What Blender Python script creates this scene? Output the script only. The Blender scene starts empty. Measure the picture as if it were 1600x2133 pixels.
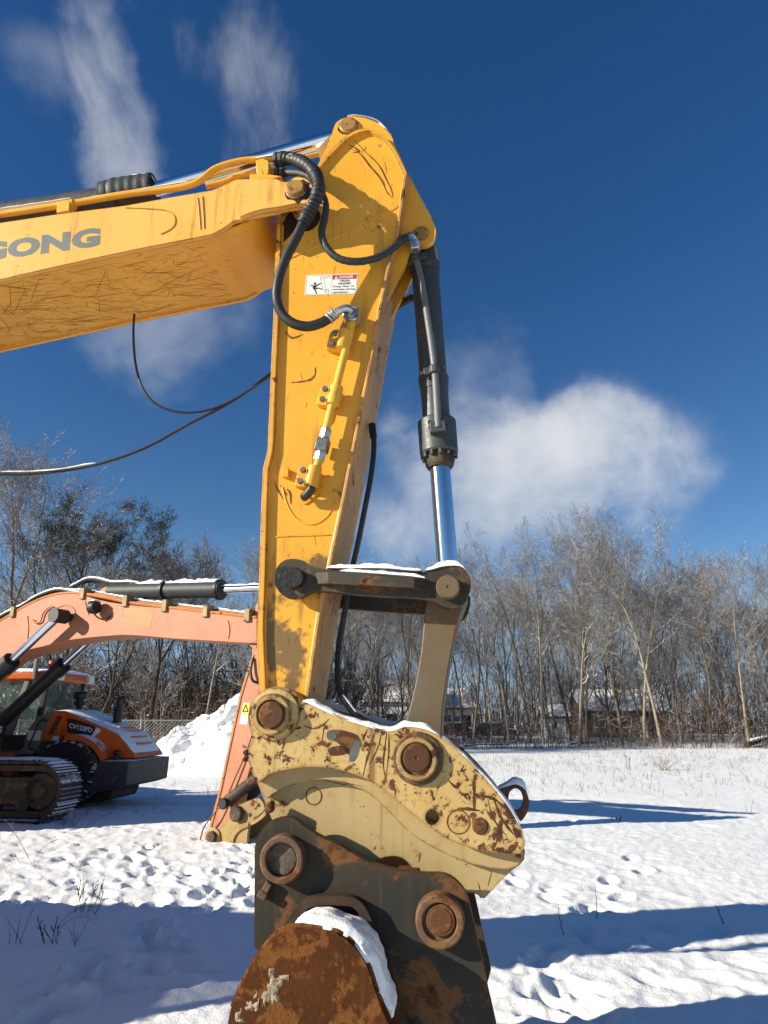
import bpy, bmesh, math, random
import numpy as np
from mathutils import Vector, Matrix
from mathutils.geometry import tessellate_polygon
R = math.radians
sc = bpy.context.scene
col = sc.collection

# ------------------------------------------------------------------ camera, sky, sun, exposure
F, W0, H0 = 1450.0, 1600.0, 2133.0
TILT = R(16.7)
CAM = Vector((0, 0, 1.6))
cd = bpy.data.cameras.new('camera')
cam = bpy.data.objects.new('camera', cd); col.objects.link(cam)
cam.location = CAM
cam.rotation_euler = (R(90) + TILT, 0, 0)
cd.sensor_fit = 'VERTICAL'; cd.sensor_height = 36.0; cd.lens = 36.0 * F / H0
cd.clip_end = 3000; cd.clip_start = 0.05
sc.camera = cam

SUN_EL = R(21.8)
SDIR = Vector((0.94, 0.345, 0)).normalized()
SUNV = Vector((SDIR.x * math.cos(SUN_EL), SDIR.y * math.cos(SUN_EL), -math.sin(SUN_EL)))
sl = bpy.data.lights.new('sun', 'SUN'); sl.energy = 5.0; sl.angle = R(0.5); sl.color = (1.0, 0.935, 0.79)
sun = bpy.data.objects.new('sun', sl); col.objects.link(sun)
sun.location = (-20, -8, 14)
sun.rotation_euler = SUNV.to_track_quat('-Z', 'Y').to_euler()

sc.view_settings.view_transform = 'Standard'
sc.view_settings.look = 'None'
sc.view_settings.exposure = 0.70
sc.view_settings.gamma = 1
sc.view_settings.use_curve_mapping = False
sc.render.engine = 'CYCLES'
sc.cycles.max_bounces = 6
sc.cycles.transparent_max_bounces = 8
sc.cycles.caustics_reflective = False
sc.cycles.caustics_refractive = False

FWD = Vector((0, math.cos(TILT), math.sin(TILT)))
UPV = Vector((0, -math.sin(TILT), math.cos(TILT)))
RGT = Vector((1, 0, 0))
def ray(px, py):
    """direction of the sight line through a point of the 1600x2133 photograph"""
    return (RGT * ((px - W0 / 2) / F) + UPV * ((H0 / 2 - py) / F) + FWD)


class Frame:
    """upright frame: U forward, N away from the viewer, Z up; plane d is N.P = c + d"""
    def __init__(s, yaw, c):
        s.U = Vector((math.cos(yaw), -math.sin(yaw), 0)); s.N = Vector((math.sin(yaw), math.cos(yaw), 0)); s.c = c
    def at(s, px, py, d=0.0):
        r = ray(px, py)
        return CAM + r * ((s.c + d - s.N.dot(CAM)) / s.N.dot(r))
    def uz(s, px, py, d=0.0):
        p = s.at(px, py, d)
        return (s.U.dot(p), p.z)
    def W(s, u, d, z):
        return s.U * u + s.N * (s.c + d) + Vector((0, 0, z))


# ------------------------------------------------------------------ shader graph helper
class G:
    def __init__(s, tree):
        s.t = tree; s.n = tree.nodes; s.l = tree.links
    def node(s, typ, ins=None, **props):
        n = s.n.new(typ)
        for k, v in props.items():
            setattr(n, k, v)
        if ins:
            for k, v in ins.items():
                if v is None: continue
                sock = n.inputs[k]
                if isinstance(v, bpy.types.NodeSocket): s.l.new(v, sock)
                else: sock.default_value = v
        return n
    def math(s, op, a, b=None, c=None, clamp=False):
        n = s.node('ShaderNodeMath', {0: a, 1: b, 2: c}, operation=op); n.use_clamp = clamp
        return n.outputs[0]
    def vmath(s, op, a, b=None, out=0):
        n = s.node('ShaderNodeVectorMath', {0: a, 1: b}, operation=op)
        return n.outputs[out]
    def noise(s, vec, scale, detail=5, rough=0.55, dist=0.0):
        return s.node('ShaderNodeTexNoise', {'Vector': vec, 'Scale': scale, 'Detail': detail, 'Roughness': rough, 'Distortion': dist}).outputs[0]
    def step(s, v, lo, hi, a=0.0, b=1.0):
        n = s.node('ShaderNodeMapRange', {'Value': v, 'From Min': lo, 'From Max': hi, 'To Min': a, 'To Max': b}, interpolation_type='SMOOTHSTEP')
        return n.outputs[0]
    def mix(s, f, a, b):
        n = s.node('ShaderNodeMix', {0: f, 6: a, 7: b}, data_type='RGBA')
        return n.outputs[2]
    def map(s, vec, scale=(1, 1, 1), rot=(0, 0, 0), loc=(0, 0, 0)):
        return s.node('ShaderNodeMapping', {'Vector': vec, 'Scale': scale, 'Rotation': rot, 'Location': loc}).outputs[0]
    def bump(s, h, strength, dist=0.01, normal=None):
        return s.node('ShaderNodeBump', {'Height': h, 'Strength': strength, 'Distance': dist, 'Normal': normal}).outputs[0]


def c4(c): return (c[0], c[1], c[2], 1.0)
def new_mat(name):
    m = bpy.data.materials.new(name); m.use_nodes = True
    g = G(m.node_tree); b = g.n['Principled BSDF']
    return m, g, b
def setin(g, b, **kw):
    for k, v in kw.items():
        sock = b.inputs[k.replace('_', ' ')]
        if isinstance(v, bpy.types.NodeSocket): g.l.new(v, sock)
        else: sock.default_value = v

RUST_D, RUST_L = (0.030, 0.011, 0.005), (0.15, 0.050, 0.014)
def paint(name, base, alt, rough=0.42, rust=0.60, rust_scale=4.0, edge=0.0, edge_w=0.012, grime=0.0, grime_col=(0.07, 0.055, 0.035),
          chips=0.72, streak=0.0, bump=0.12, metallic=0.0, rust_soft=0.03, spec=0.4, bias=None, zg=None, rust_cols=(RUST_D, RUST_L), edge_thr=(0.32, 0.5)):
    """worn machine paint: two tones, rust patches, worn edges, chips, run-down streaks, grime"""
    m, g, b = new_mat(name)
    oc = g.node('ShaderNodeTexCoord').outputs['Object']
    big = g.noise(oc, 1.7, 4, 0.6)
    fine = g.noise(oc, 34, 4, 0.65)
    c = g.mix(g.step(big, 0.35, 0.68), c4(base), c4(alt))
    c = g.mix(g.step(fine, 0.5, 0.9, 0, 0.35), c, c4([x * 0.55 for x in base]))
    if streak > 0:
        st = g.noise(g.map(oc, (26, 26, 1.1)), 1.0, 4, 0.6)
        st2 = g.noise(oc, 2.3, 3, 0.5)
        sm = g.math('MULTIPLY', g.step(st, 0.52, 0.75), g.step(st2, 0.42, 0.62))
        c = g.mix(g.math('MULTIPLY', sm, streak), c, c4((0.16, 0.075, 0.025)))
    if grime > 0:
        gn = g.noise(oc, 3.1, 8, 0.62)
        if zg:
            zz = g.node('ShaderNodeSeparateXYZ', {0: oc}).outputs[2]
            gn = g.math('ADD', gn, g.math('MULTIPLY', g.math('MULTIPLY', g.step(zz, zg[0], zg[0] + .25), g.step(zz, zg[1] - .55, zg[1], 1.0, 0.0)), zg[2]))
        gm = g.step(gn, 0.62 - 0.3 * grime, 0.80 - 0.25 * grime) if not zg else g.step(gn, .64, .70)
        c = g.mix(g.math('MULTIPLY', gm, min(1, grime * (1.3 if not zg else 2.8))), c, c4(grime_col))
    rn = g.noise(oc, rust_scale, 7, 0.68, 0.3)
    if edge > 0:
        bev = g.node('ShaderNodeBevel', {'Radius': edge_w}, samples=2).outputs[0]
        geo = g.node('ShaderNodeNewGeometry').outputs['Normal']
        dt = g.vmath('DOT_PRODUCT', bev, geo, out=1)
        em = g.math('MULTIPLY', g.math('SUBTRACT', 1.0, dt), 6.0, clamp=True)
        rn = g.math('ADD', rn, g.math('MULTIPLY', em, 0.22 * edge))
    if bias:
        sp = g.node('ShaderNodeSeparateXYZ', {0: oc}).outputs[bias[0]]
        rn = g.math('ADD', rn, g.step(sp, bias[1], bias[2], 0, bias[3]))
    rm = g.step(rn, rust, rust + rust_soft)
    ch = g.noise(oc, 22, 5, 0.7)
    cm = g.step(ch, chips, chips + 0.02)
    rm = g.math('MAXIMUM', rm, cm)
    rcn = g.noise(oc, 15, 4, 0.7)
    rc = g.mix(g.step(rcn, 0.3, 0.7), c4(rust_cols[0]), c4(rust_cols[1]))
    # rust halo bleeding into the paint
    halo = g.step(rn, rust - 0.07, rust)
    c = g.mix(g.math('MULTIPLY', halo, 0.4), c, c4((0.30, 0.12, 0.03)))
    c = g.mix(rm, c, rc)
    ro = g.math('ADD', g.math('MULTIPLY', rm, 0.85 - rough), g.math('ADD', rough, g.step(fine, 0.3, 0.8, -0.05, 0.12)))
    h = g.math('ADD', g.math('MULTIPLY', g.noise(oc, 60, 3, 0.6), 0.35), g.math('MULTIPLY', rm, g.math('SUBTRACT', g.noise(oc, 90, 3, 0.7), 0.8)))
    setin(g, b, Base_Color=c, Roughness=ro, Metallic=metallic, Normal=g.bump(h, bump, 0.01))
    b.inputs['Specular IOR Level'].default_value = spec
    return m

def simple(name, base, rough=0.5, metallic=0.0, var=0.25, scale=8.0, bump=0.0, bscale=40.0, spec=0.4, alpha=None):
    m, g, b = new_mat(name)
    oc = g.node('ShaderNodeTexCoord').outputs['Object']
    n = g.noise(oc, scale, 6, 0.6)
    c = g.mix(g.step(n, 0.3, 0.7), c4([x * (1 - var) for x in base]), c4([min(1, x * (1 + var)) for x in base]))
    setin(g, b, Base_Color=c, Roughness=rough, Metallic=metallic)
    b.inputs['Specular IOR Level'].default_value = spec
    if bump > 0:
        setin(g, b, Normal=g.bump(g.noise(oc, bscale, 6, 0.65), bump, 0.01))
    return m

def snow_on(name, base, alt, rough=0.7, lo=0.25, hi=0.6, amount=0.5, nscale=6.0, scale=5.0, **kw):
    """a surface of its own colour carrying fallen snow where it faces up"""
    m, g, b = new_mat(name)
    oc = g.node('ShaderNodeTexCoord').outputs['Object']
    geo = g.node('ShaderNodeNewGeometry')
    nz = g.node('ShaderNodeSeparateXYZ', {0: geo.outputs['Normal']}).outputs[2]
    n = g.noise(oc, nscale, 8, 0.65)
    k = g.math('ADD', nz, g.math('MULTIPLY', g.math('SUBTRACT', n, 0.5), amount * 2))
    sm = g.step(k, lo, hi)
    c = g.mix(g.step(g.noise(oc, scale, 6, 0.6), 0.3, 0.7), c4(base), c4(alt))
    c = g.mix(sm, c, (0.82, 0.84, 0.87, 1))
    ro = g.math('ADD', rough, g.math('MULTIPLY', sm, 0.9 - rough))
    setin(g, b, Base_Color=c, Roughness=ro, Normal=g.bump(g.math('ADD', g.noise(oc, 45, 6, 0.6), g.math('MULTIPLY', sm, 0.6)), 0.25, 0.02))
    b.inputs['Specular IOR Level'].default_value = 0.3
    return m

M = {}
YB, YA = (0.76, 0.372, 0.036), (0.68, 0.315, 0.024)
M['boom'] = paint('pale_boom_yellow', (0.78, 0.415, 0.085), (0.74, 0.37, 0.06), 0.42, rust=0.69, rust_scale=6, edge=1.4, edge_w=0.014, chips=0.675, streak=0.6, grime=0.10, grime_col=(.22, .12, .035))  # paler, less saturated yellow than the stick
M['stick'] = paint('stick_yellow', YB, YA, 0.38, rust=0.70, rust_scale=6, edge=0.8, edge_w=0.010, chips=0.69, streak=0.7, grime=0.30, grime_col=(.072, .062, .04), zg=(1.5, 2.66, .19))
M['scuffed'] = paint('scuffed_yellow', (0.60, 0.30, 0.07), (0.44, 0.235, 0.085), 0.55, rust=0.60, rust_scale=7, edge=0.7, edge_w=0.012, chips=0.66, streak=0.9, grime=.2)
M['yellow'] = paint('yellow_paint', YB, YA, 0.38, rust=0.735, rust_scale=5, edge=0.55, edge_w=0.010, chips=0.735, streak=0.35, grime=0.05)
M['yellow_worn'] = paint('worn_yellow_paint', YB, (0.55, 0.27, 0.04), 0.45, rust=0.61, rust_scale=10, edge=1.3, edge_w=0.014, chips=0.655, streak=0.5, grime=0.18)
M['yellow_plain'] = paint('yellow_fitting_paint', (0.74, 0.40, 0.04), YA, 0.4, rust=0.66, rust_scale=9, edge=0.4, edge_w=0.004, chips=0.66, streak=.3, grime=.1)
M['cream'] = paint('cream_paint_rusting', (0.56, 0.415, 0.17), (0.45, 0.295, 0.095), 0.5, rust=0.575, rust_scale=19, edge=1.9, edge_w=0.022, chips=0.61, streak=1.0, grime=.12, grime_col=(.13, .07, .03), bump=0.35, rust_soft=0.025, bias=(0, 7.9, 8.65, 0.085))
M['cream_low'] = paint('cream_paint_clean', (0.43, 0.315, 0.14), (0.36, 0.25, 0.10), 0.45, rust=0.635, rust_scale=14, edge=1.0, edge_w=0.014, chips=0.67, streak=0.5, bump=0.15, bias=(0, 8.2, 8.8, 0.06))
M['link'] = paint('grey_link_paint', (0.060, 0.053, 0.039), (0.036, 0.029, 0.021), 0.6, spec=.2, rust=0.60, rust_scale=7, edge=0.9, edge_w=0.008, chips=0.655, streak=0.4, grime=0.25, grime_col=(0.05, 0.04, 0.03), bump=0.2, metallic=0.0)
M['hlink'] = paint('grey_link_stained', (0.125, 0.115, 0.082), (0.125, 0.078, 0.034), 0.55, rust=0.635, rust_scale=6, edge=0.7, edge_w=0.008, chips=0.67, streak=1.0, bump=0.2, grime=.2, grime_col=(.085, .05, .025))
M['bucket'] = paint('dark_bucket_paint', (0.029, 0.029, 0.024), (0.050, 0.038, 0.024), 0.55, rust=0.60, rust_scale=3.5, edge=1.5, edge_w=0.03, chips=0.68, streak=0.5, bump=0.25, rust_soft=0.08, rust_cols=((0.04, 0.015, 0.007), (0.11, 0.04, 0.014)), spec=0.15)
M['rust'] = paint('bare_rust', (0.078, 0.027, 0.009), (0.046, 0.017, 0.007), 0.9, rust=0.55, rust_scale=7, chips=0.70, streak=0.7, bump=0.9, rust_soft=0.16, grime=.2, grime_col=(.03, .016, .01), rust_cols=((0.04, 0.016, 0.008), (0.13, 0.042, 0.012)), spec=0.08)
M['pin_rust'] = paint('rusted_pin', (0.10, 0.038, 0.012), (0.06, 0.024, 0.010), 0.75, rust=0.58, rust_scale=12, chips=0.7, bump=0.5, rust_soft=0.1, spec=0.3)
M['boss_rust'] = paint('rusted_boss', (0.105, 0.058, 0.03), (0.06, 0.038, 0.024), 0.7, rust=0.55, rust_scale=9, chips=0.68, bump=0.4, rust_soft=0.1)
M['mud'] = simple('packed_mud', (0.10, 0.078, 0.055), 0.95, var=0.4, scale=20, bump=0.9, bscale=45)
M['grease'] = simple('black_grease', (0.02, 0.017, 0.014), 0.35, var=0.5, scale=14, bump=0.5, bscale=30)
M['cylgrey'] = paint('grey_cylinder_paint', (0.056, 0.061, 0.060), (0.036, 0.039, 0.038), 0.45, rust=0.68, rust_scale=6, edge=0.5, edge_w=0.005, chips=0.69, streak=.5, grime=.2, grime_col=(.085, .08, .07), bump=0.1)
M['tubegrey'] = paint('grey_tube_paint', (0.15, 0.155, 0.15), (0.11, 0.115, 0.11), 0.45, rust=0.66, rust_scale=11, chips=0.7, bump=0.08)
M['chrome'] = simple('chrome_rod', (0.72, 0.74, 0.77), 0.13, 1.0, var=0.04, scale=3, bump=0.03, bscale=5)
M['zinc'] = simple('zinc_fitting', (0.50, 0.50, 0.48), 0.36, 0.9, var=0.3, scale=30, bump=0.1)
M['rubber'] = paint('dusty_black_rubber', (0.014, 0.014, 0.015), (0.034, 0.031, 0.027), 0.5, rust=.9, chips=.95, grime=.35, grime_col=(.06, .052, .042), bump=.15)
M['sleeve'] = simple('wrapped_sleeve', (0.032, 0.034, 0.034), 0.55, var=0.3, scale=16, bump=0.3, bscale=70)
M['bolt'] = simple('grey_bolt', (0.17, 0.17, 0.165), 0.45, 0.6, var=0.3, scale=40)
M['black'] = simple('black_paint', (0.014, 0.014, 0.015), 0.5, var=0.3)
M['white'] = simple('white_print', (0.72, 0.70, 0.66), 0.5, var=0.06, scale=12)
M['red'] = simple('red_print', (0.42, 0.035, 0.03), 0.5, var=0.1)
M['ink'] = simple('black_print', (0.02, 0.02, 0.02), 0.5, var=0.1)
M['faint'] = simple('faded_print', (0.42, 0.38, 0.30), 0.5, var=0.1)
M['letter'] = simple('grey_print', (0.135, 0.145, 0.135), 0.5, var=0.08, scale=5)
M['scratch'] = simple('scratch_bare', (0.17, 0.075, 0.016), 0.7, var=0.5, scale=30)
M['weld'] = M['yellow']
M['peel'] = simple('peeled_primer', (0.085, 0.088, 0.085), 0.6, var=0.25, scale=14)

def snow_mat(name, ground=False):
    m, g, b = new_mat(name)
    oc = g.node('ShaderNodeTexCoord').outputs['Object']
    n1 = g.noise(oc, 26 if not ground else 9.0, 8, 0.65)
    n2 = g.noise(oc, 120 if not ground else 55.0, 5, 0.7)
    h = g.math('ADD', g.math('MULTIPLY', n1, 1.0), g.math('MULTIPLY', n2, 0.35))
    c = g.mix(g.step(n1, 0.3, 0.7), (0.87, 0.86, 0.832, 1), (0.91, 0.90, 0.875, 1))
    setin(g, b, Base_Color=c, Roughness=0.85, Normal=g.bump(h, 0.55 if ground else 0.7, 0.035 if ground else 0.012))
    b.inputs['Specular IOR Level'].default_value = 0.25
    return m
M['snow'] = snow_mat('snow_cap')
M['pin_cap'] = paint('greasy_pin_cap', (.36, .19, .045), (.20, .105, .03), .5, rust=.55, rust_scale=14, chips=.62, grime=.4, grime_col=(.03, .022, .014), bump=.3)
M['deep_scratch'] = simple('scratch_to_rust', (.10, .038, .010), .7, var=.5, scale=30)
M['snow_ground'] = snow_mat('snow_ground', True)


# ------------------------------------------------------------------ mesh helper
def smooth_path(pts, sub=6, closed=False, corners=()):
    """Catmull-Rom through points of any dimension; indices in corners stay sharp"""
    P = [np.array(p, float) for p in pts]; n = len(P); out = []
    rng = range(n if closed else n - 1)
    for i in rng:
        p1, p2 = P[i], P[(i + 1) % n]
        p0 = P[i - 1] if (i > 0 or closed) else p1 * 2 - p2
        p3 = P[(i + 2) % n] if (i + 2 < n or closed) else p2 * 2 - p1
        if i in corners: p0 = p1 * 2 - p2
        if (i + 1) % n in corners: p3 = p2 * 2 - p1
        L = np.linalg.norm
        t1 = L(p1 - p0) ** .5 + 1e-9; t2 = t1 + L(p2 - p1) ** .5 + 1e-9; t3 = t2 + L(p3 - p2) ** .5 + 1e-9
        for k in range(sub):
            t = t1 + (t2 - t1) * k / sub
            a1 = p0 * (t1 - t) / t1 + p1 * t / t1
            a2 = p1 * (t2 - t) / (t2 - t1) + p2 * (t - t1) / (t2 - t1)
            a3 = p2 * (t3 - t) / (t3 - t2) + p3 * (t - t2) / (t3 - t2)
            b1 = a1 * (t2 - t) / t2 + a2 * t / t2
            b2 = a2 * (t3 - t) / (t3 - t1) + a3 * (t - t1) / (t3 - t1)
            out.append(b1 * (t2 - t) / (t2 - t1) + b2 * (t - t1) / (t2 - t1))
    if not closed: out.append(P[-1])
    return out

class MB:
    """collects shapes (world coordinates) and links them as ONE mesh object"""
    def __init__(s):
        s.v = []; s.f = []; s.m = []
    def _add(s, vs, fs, mi=0):
        o = len(s.v); s.v.extend([tuple(v) for v in vs]); s.f.extend([tuple(o + i for i in f) for f in fs]); s.m.extend([mi] * len(fs))
        return s
    def prism(s, fr, outline, d0, d1, holes=(), mi=0):
        """outline: list of (u,z) in frame fr, solid from depth d0 (near) to d1"""
        loops = [list(outline)] + [list(h) for h in holes]
        flat = [p for l in loops for p in l]
        tri = tessellate_polygon([[Vector((p[0], p[1], 0)) for p in l] for l in loops])
        n = len(flat)
        vs = [fr.W(p[0], d0, p[1]) for p in flat] + [fr.W(p[0], d1, p[1]) for p in flat]
        fs = []
        def area(l): return sum(l[i][0] * l[(i + 1) % len(l)][1] - l[(i + 1) % len(l)][0] * l[i][1] for i in range(len(l)))
        for t in tri:
            a = [flat[i] for i in t]
            ar = (a[1][0] - a[0][0]) * (a[2][1] - a[0][1]) - (a[2][0] - a[0][0]) * (a[1][1] - a[0][1])
            t = tuple(t) if ar > 0 else tuple(reversed(t))
            fs.append(t); fs.append(tuple(i + n for i in reversed(t)))
        o = 0
        for li, l in enumerate(loops):
            k = len(l); ccw = area(l) > 0
            if li > 0: ccw = not ccw
            for i in range(k):
                a, b_ = o + i, o + (i + 1) % k
                fs.append((b_, a, a + n, b_ + n) if ccw else (a, b_, b_ + n, a + n))
            o += k
        return s._add(vs, fs, mi)
    def tube(s, pts, r, n=10, caps=True, mi=0):
        """pts world positions; r a number, a list, or a function of 0..1"""
        P = [Vector(p) for p in pts]; k = len(P)
        if callable(r): rs = [r(i / (k - 1)) for i in range(k)]
        elif isinstance(r, (int, float)): rs = [r] * k
        else: rs = list(r)
        t = (P[1] - P[0]).normalized()
        ref = Vector((0, 0, 1)) if abs(t.z) < 0.9 else Vector((0, 1, 0))
        a = (ref - t * ref.dot(t)).normalized()
        vs = []; fs = []
        for i in range(k):
            t = (P[min(i + 1, k - 1)] - P[max(i - 1, 0)])
            t = t.normalized() if t.length > 1e-9 else Vector((0, 0, 1))
            a = a - t * a.dot(t)
            a = a.normalized() if a.length > 1e-6 else t.orthogonal().normalized()
            b = t.cross(a)
            for j in range(n):
                an = 2 * math.pi * j / n
                vs.append(P[i] + (a * math.cos(an) + b * math.sin(an)) * rs[i])
        for i in range(k - 1):
            for j in range(n):
                q = (j + 1) % n
                fs.append((i * n + j, i * n + q, (i + 1) * n + q, (i + 1) * n + j))
        if caps:
            fs.append(tuple(range(n - 1, -1, -1))); fs.append(tuple((k - 1) * n + j for j in range(n)))
        return s._add(vs, fs, mi)
    def cyl(s, p0, p1, r0, r1=None, n=24, mi=0):
        return s.tube([p0, p1], [r0, r0 if r1 is None else r1], n, True, mi)
    def lathe(s, p0, axis, prof, n=32, mi=0):
        """prof: list of (distance along axis, radius)"""
        ax = Vector(axis).normalized(); p0 = Vector(p0)
        a = ax.orthogonal().normalized(); b = ax.cross(a)
        vs = []; fs = []; k = len(prof)
        for (h, r) in prof:
            for j in range(n):
                an = 2 * math.pi * j / n
                vs.append(p0 + ax * h + (a * math.cos(an) + b * math.sin(an)) * max(r, 1e-5))
        for i in range(k - 1):
            for j in range(n):
                q = (j + 1) % n
                fs.append((i * n + j, i * n + q, (i + 1) * n + q, (i + 1) * n + j))
        fs.append(tuple(range(n - 1, -1, -1))); fs.append(tuple((k - 1) * n + j for j in range(n)))
        return s._add(vs, fs, mi)
    def hexa(s, c, mi=0):
        """eight corners: bottom ring 0-3 then top ring 4-7"""
        return s._add(c, [(3, 2, 1, 0), (4, 5, 6, 7), (0, 1, 5, 4), (1, 2, 6, 5), (2, 3, 7, 6), (3, 0, 4, 7)], mi)
    def box(s, fr, u0, u1, d0, d1, z0, z1, mi=0):
        return s.hexa([fr.W(u0, d0, z0), fr.W(u1, d0, z0), fr.W(u1, d1, z0), fr.W(u0, d1, z0), fr.W(u0, d0, z1), fr.W(u1, d0, z1), fr.W(u1, d1, z1), fr.W(u0, d1, z1)], mi)
    def beam(s, p0, p1, w, h, up=(0, 0, 1), mi=0):
        p0, p1 = Vector(p0), Vector(p1); t = (p1 - p0).normalized(); a = t.cross(Vector(up))
        a = a.normalized() if a.length > 1e-6 else t.orthogonal().normalized()
        b = a.cross(t)
        c = []
        for p in (p0, p1):
            c += [p - a * w / 2 - b * h / 2, p + a * w / 2 - b * h / 2, p + a * w / 2 + b * h / 2, p - a * w / 2 + b * h / 2]
        return s._add(c, [(3, 2, 1, 0), (4, 5, 6, 7), (0, 1, 5, 4), (1, 2, 6, 5), (2, 3, 7, 6), (3, 0, 4, 7)], mi)
    def build(s, name, mat, parent=None, bevel=0.0, smooth=32, label=None, seg=2):
        mats = mat if isinstance(mat, (list, tuple)) else [mat]
        o = link_mesh(name, s.v, s.f, mats, s.m if len(mats) > 1 else None, parent, smooth)
        if bevel > 0:
            bm_ = o.modifiers.new('edge_rounding', 'BEVEL'); bm_.width = bevel; bm_.segments = seg; bm_.limit_method = 'ANGLE'; bm_.angle_limit = R(35)
            bm_.harden_normals = False
        if label: o['label'] = label
        return o

ORIG = {}
def root_of(o):
    while o.parent: o = o.parent
    return o
def link_mesh(name, v, f, mats, mi=None, parent=None, smooth=32):
    me = bpy.data.meshes.new(name)
    off = ORIG.get(root_of(parent).name, Vector((0, 0, 0))) if parent else Vector((0, 0, 0))
    va = np.array(v, dtype=np.float32).reshape(-1, 3) - np.array(off, dtype=np.float32)
    me.from_pydata(va.tolist(), [], f)
    for m in mats: me.materials.append(m)
    if mi: me.polygons.foreach_set('material_index', np.array(mi, dtype=np.int32))
    me.update()
    if smooth:
        me.polygons.foreach_set('use_smooth', np.ones(len(me.polygons), dtype=bool))
        me.set_sharp_from_angle(angle=R(smooth))
    o = bpy.data.objects.new(name, me); col.objects.link(o)
    if parent: o.parent = parent
    return o
def thing(name, label, cat, loc, group=None):
    o = bpy.data.objects.new(name, None); col.objects.link(o); o.location = loc; o.empty_display_size = 0.2
    o['label'] = label; o['category'] = cat
    if group: o['group'] = group
    ORIG[o.name] = Vector(loc)
    return o
def tag(o, label=None, cat=None, group=None, kind=None):
    for k, v in (('label', label), ('category', cat), ('group', group), ('kind', kind)):
        if v: o[k] = v
    return o
def dup(root, loc, rotz=0.0, scale=1.0, label=None, group=None):
    """copy of a thing with copies of its parts and sub-parts, sharing mesh data"""
    r = root.copy(); col.objects.link(r); r.location = loc; r.rotation_euler = (0, 0, rotz); r.scale = (scale,) * 3 if isinstance(scale, (int, float)) else scale
    if label: r['label'] = label
    if group: r['group'] = group
    for ch in root.children:
        c = ch.copy(); col.objects.link(c); c.parent = r
        for gc in ch.children:
            d = gc.copy(); col.objects.link(d); d.parent = c
    return r

def text_mesh(txt, origin, ex, ey, size, bold=0.0, spacing=1.0, align='LEFT'):
    """lettering as flat triangles: (verts, faces); ex, ey are the world directions of the writing"""
    cu = bpy.data.curves.new('lettering', 'FONT'); cu.body = txt; cu.size = 1.0; cu.offset = bold; cu.space_character = spacing; cu.align_x = align
    cu.resolution_u = 3; cu.fill_mode = 'FRONT'
    ob = bpy.data.objects.new('lettering', cu); col.objects.link(ob)
    dg = bpy.context.evaluated_depsgraph_get(); dg.update()
    me = ob.evaluated_get(dg).to_mesh()
    vs = [Vector(origin) + Vector(ex) * (v.co.x * size) + Vector(ey) * (v.co.y * size) for v in me.vertices]
    fs = [tuple(p.vertices) for p in me.polygons]
    ob.evaluated_get(dg).to_mesh_clear()
    bpy.data.objects.remove(ob); bpy.data.curves.remove(cu)
    return vs, fs

# ------------------------------------------------------------------ noise for geometry
def perlin(x, y, seed=0):
    xi, yi = np.floor(x).astype(np.int64), np.floor(y).astype(np.int64)
    xf, yf = x - xi, y - yi
    def gr(ix, iy, dx, dy):
        h = (ix * 374761393 + iy * 668265263 + seed * 1442695041) & 0x7fffffff
        h = ((h ^ (h >> 13)) * 1274126177) & 0x7fffffff
        a = (h & 0xffff) / 65536.0 * 2 * np.pi
        return np.cos(a) * dx + np.sin(a) * dy
    u, w = xf * xf * xf * (xf * (xf * 6 - 15) + 10), yf * yf * yf * (yf * (yf * 6 - 15) + 10)
    n00, n10 = gr(xi, yi, xf, yf), gr(xi + 1, yi, xf - 1, yf)
    n01, n11 = gr(xi, yi + 1, xf, yf - 1), gr(xi + 1, yi + 1, xf - 1, yf - 1)
    return (n00 * (1 - u) + n10 * u) * (1 - w) + (n01 * (1 - u) + n11 * u) * w
def fbm(x, y, oct=4, seed=0, gain=0.5):
    t = 0; a = 1
    for i in range(oct):
        t = t + a * perlin(x * 2 ** i, y * 2 ** i, seed + i * 17); a *= gain
    return t

def resample(P, step):
    out = [P[0]]; acc = 0.0
    for a, b in zip(P[:-1], P[1:]):
        L = (b - a).length; t = step - acc
        while t < L:
            out.append(a.lerp(b, t / L)); t += step
        acc = L - (t - step)
    out.append(P[-1])
    return out if len(out) > 3 else list(P)

# snow lying on things
def snow_ridge(path, w, h, seed=1, n=9, sub=None):
    """a lumpy ridge of snow along a world path; w half-width (number or Vector side), h height"""
    rng = random.Random(seed)
    P = resample([Vector(p) for p in path], 0.014); m = MB(); vs = []; fs = []; k = len(P)
    s_ = np.arange(k) * 0.014; n1 = fbm(s_ * 9.0, s_ * 0 + seed * 3.7, 3, seed); n2 = fbm(s_ * 6.0, s_ * 0 + seed * 1.3, 2, seed + 9)
    for i, p in enumerate(P):
        t = (P[min(i + 1, k - 1)] - P[max(i - 1, 0)]).normalized()
        side = w if isinstance(w, Vector) else t.cross(Vector((0, 0, 1))).normalized() * w
        e = min(1.0, i / 4.0, (k - 1 - i) / 4.0)
        hh = h * (0.45 + 0.55 * e) * max(.25, 1 + .75 * float(n1[i])); ws = 1 + .22 * float(n2[i])
        for j in range(n):
            a = math.pi * j / (n - 1)
            vs.append(p + side * math.cos(a) * ws + Vector((0, 0, 1)) * (hh * abs(math.sin(a)) ** 0.7 * (0.05 if e <= 0 else 1) - 0.004))
    for i in range(k - 1):
        for j in range(n - 1):
            fs.append((i * n + j, i * n + j + 1, (i + 1) * n + j + 1, (i + 1) * n + j))
    m._add(vs, fs); return m

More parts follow.
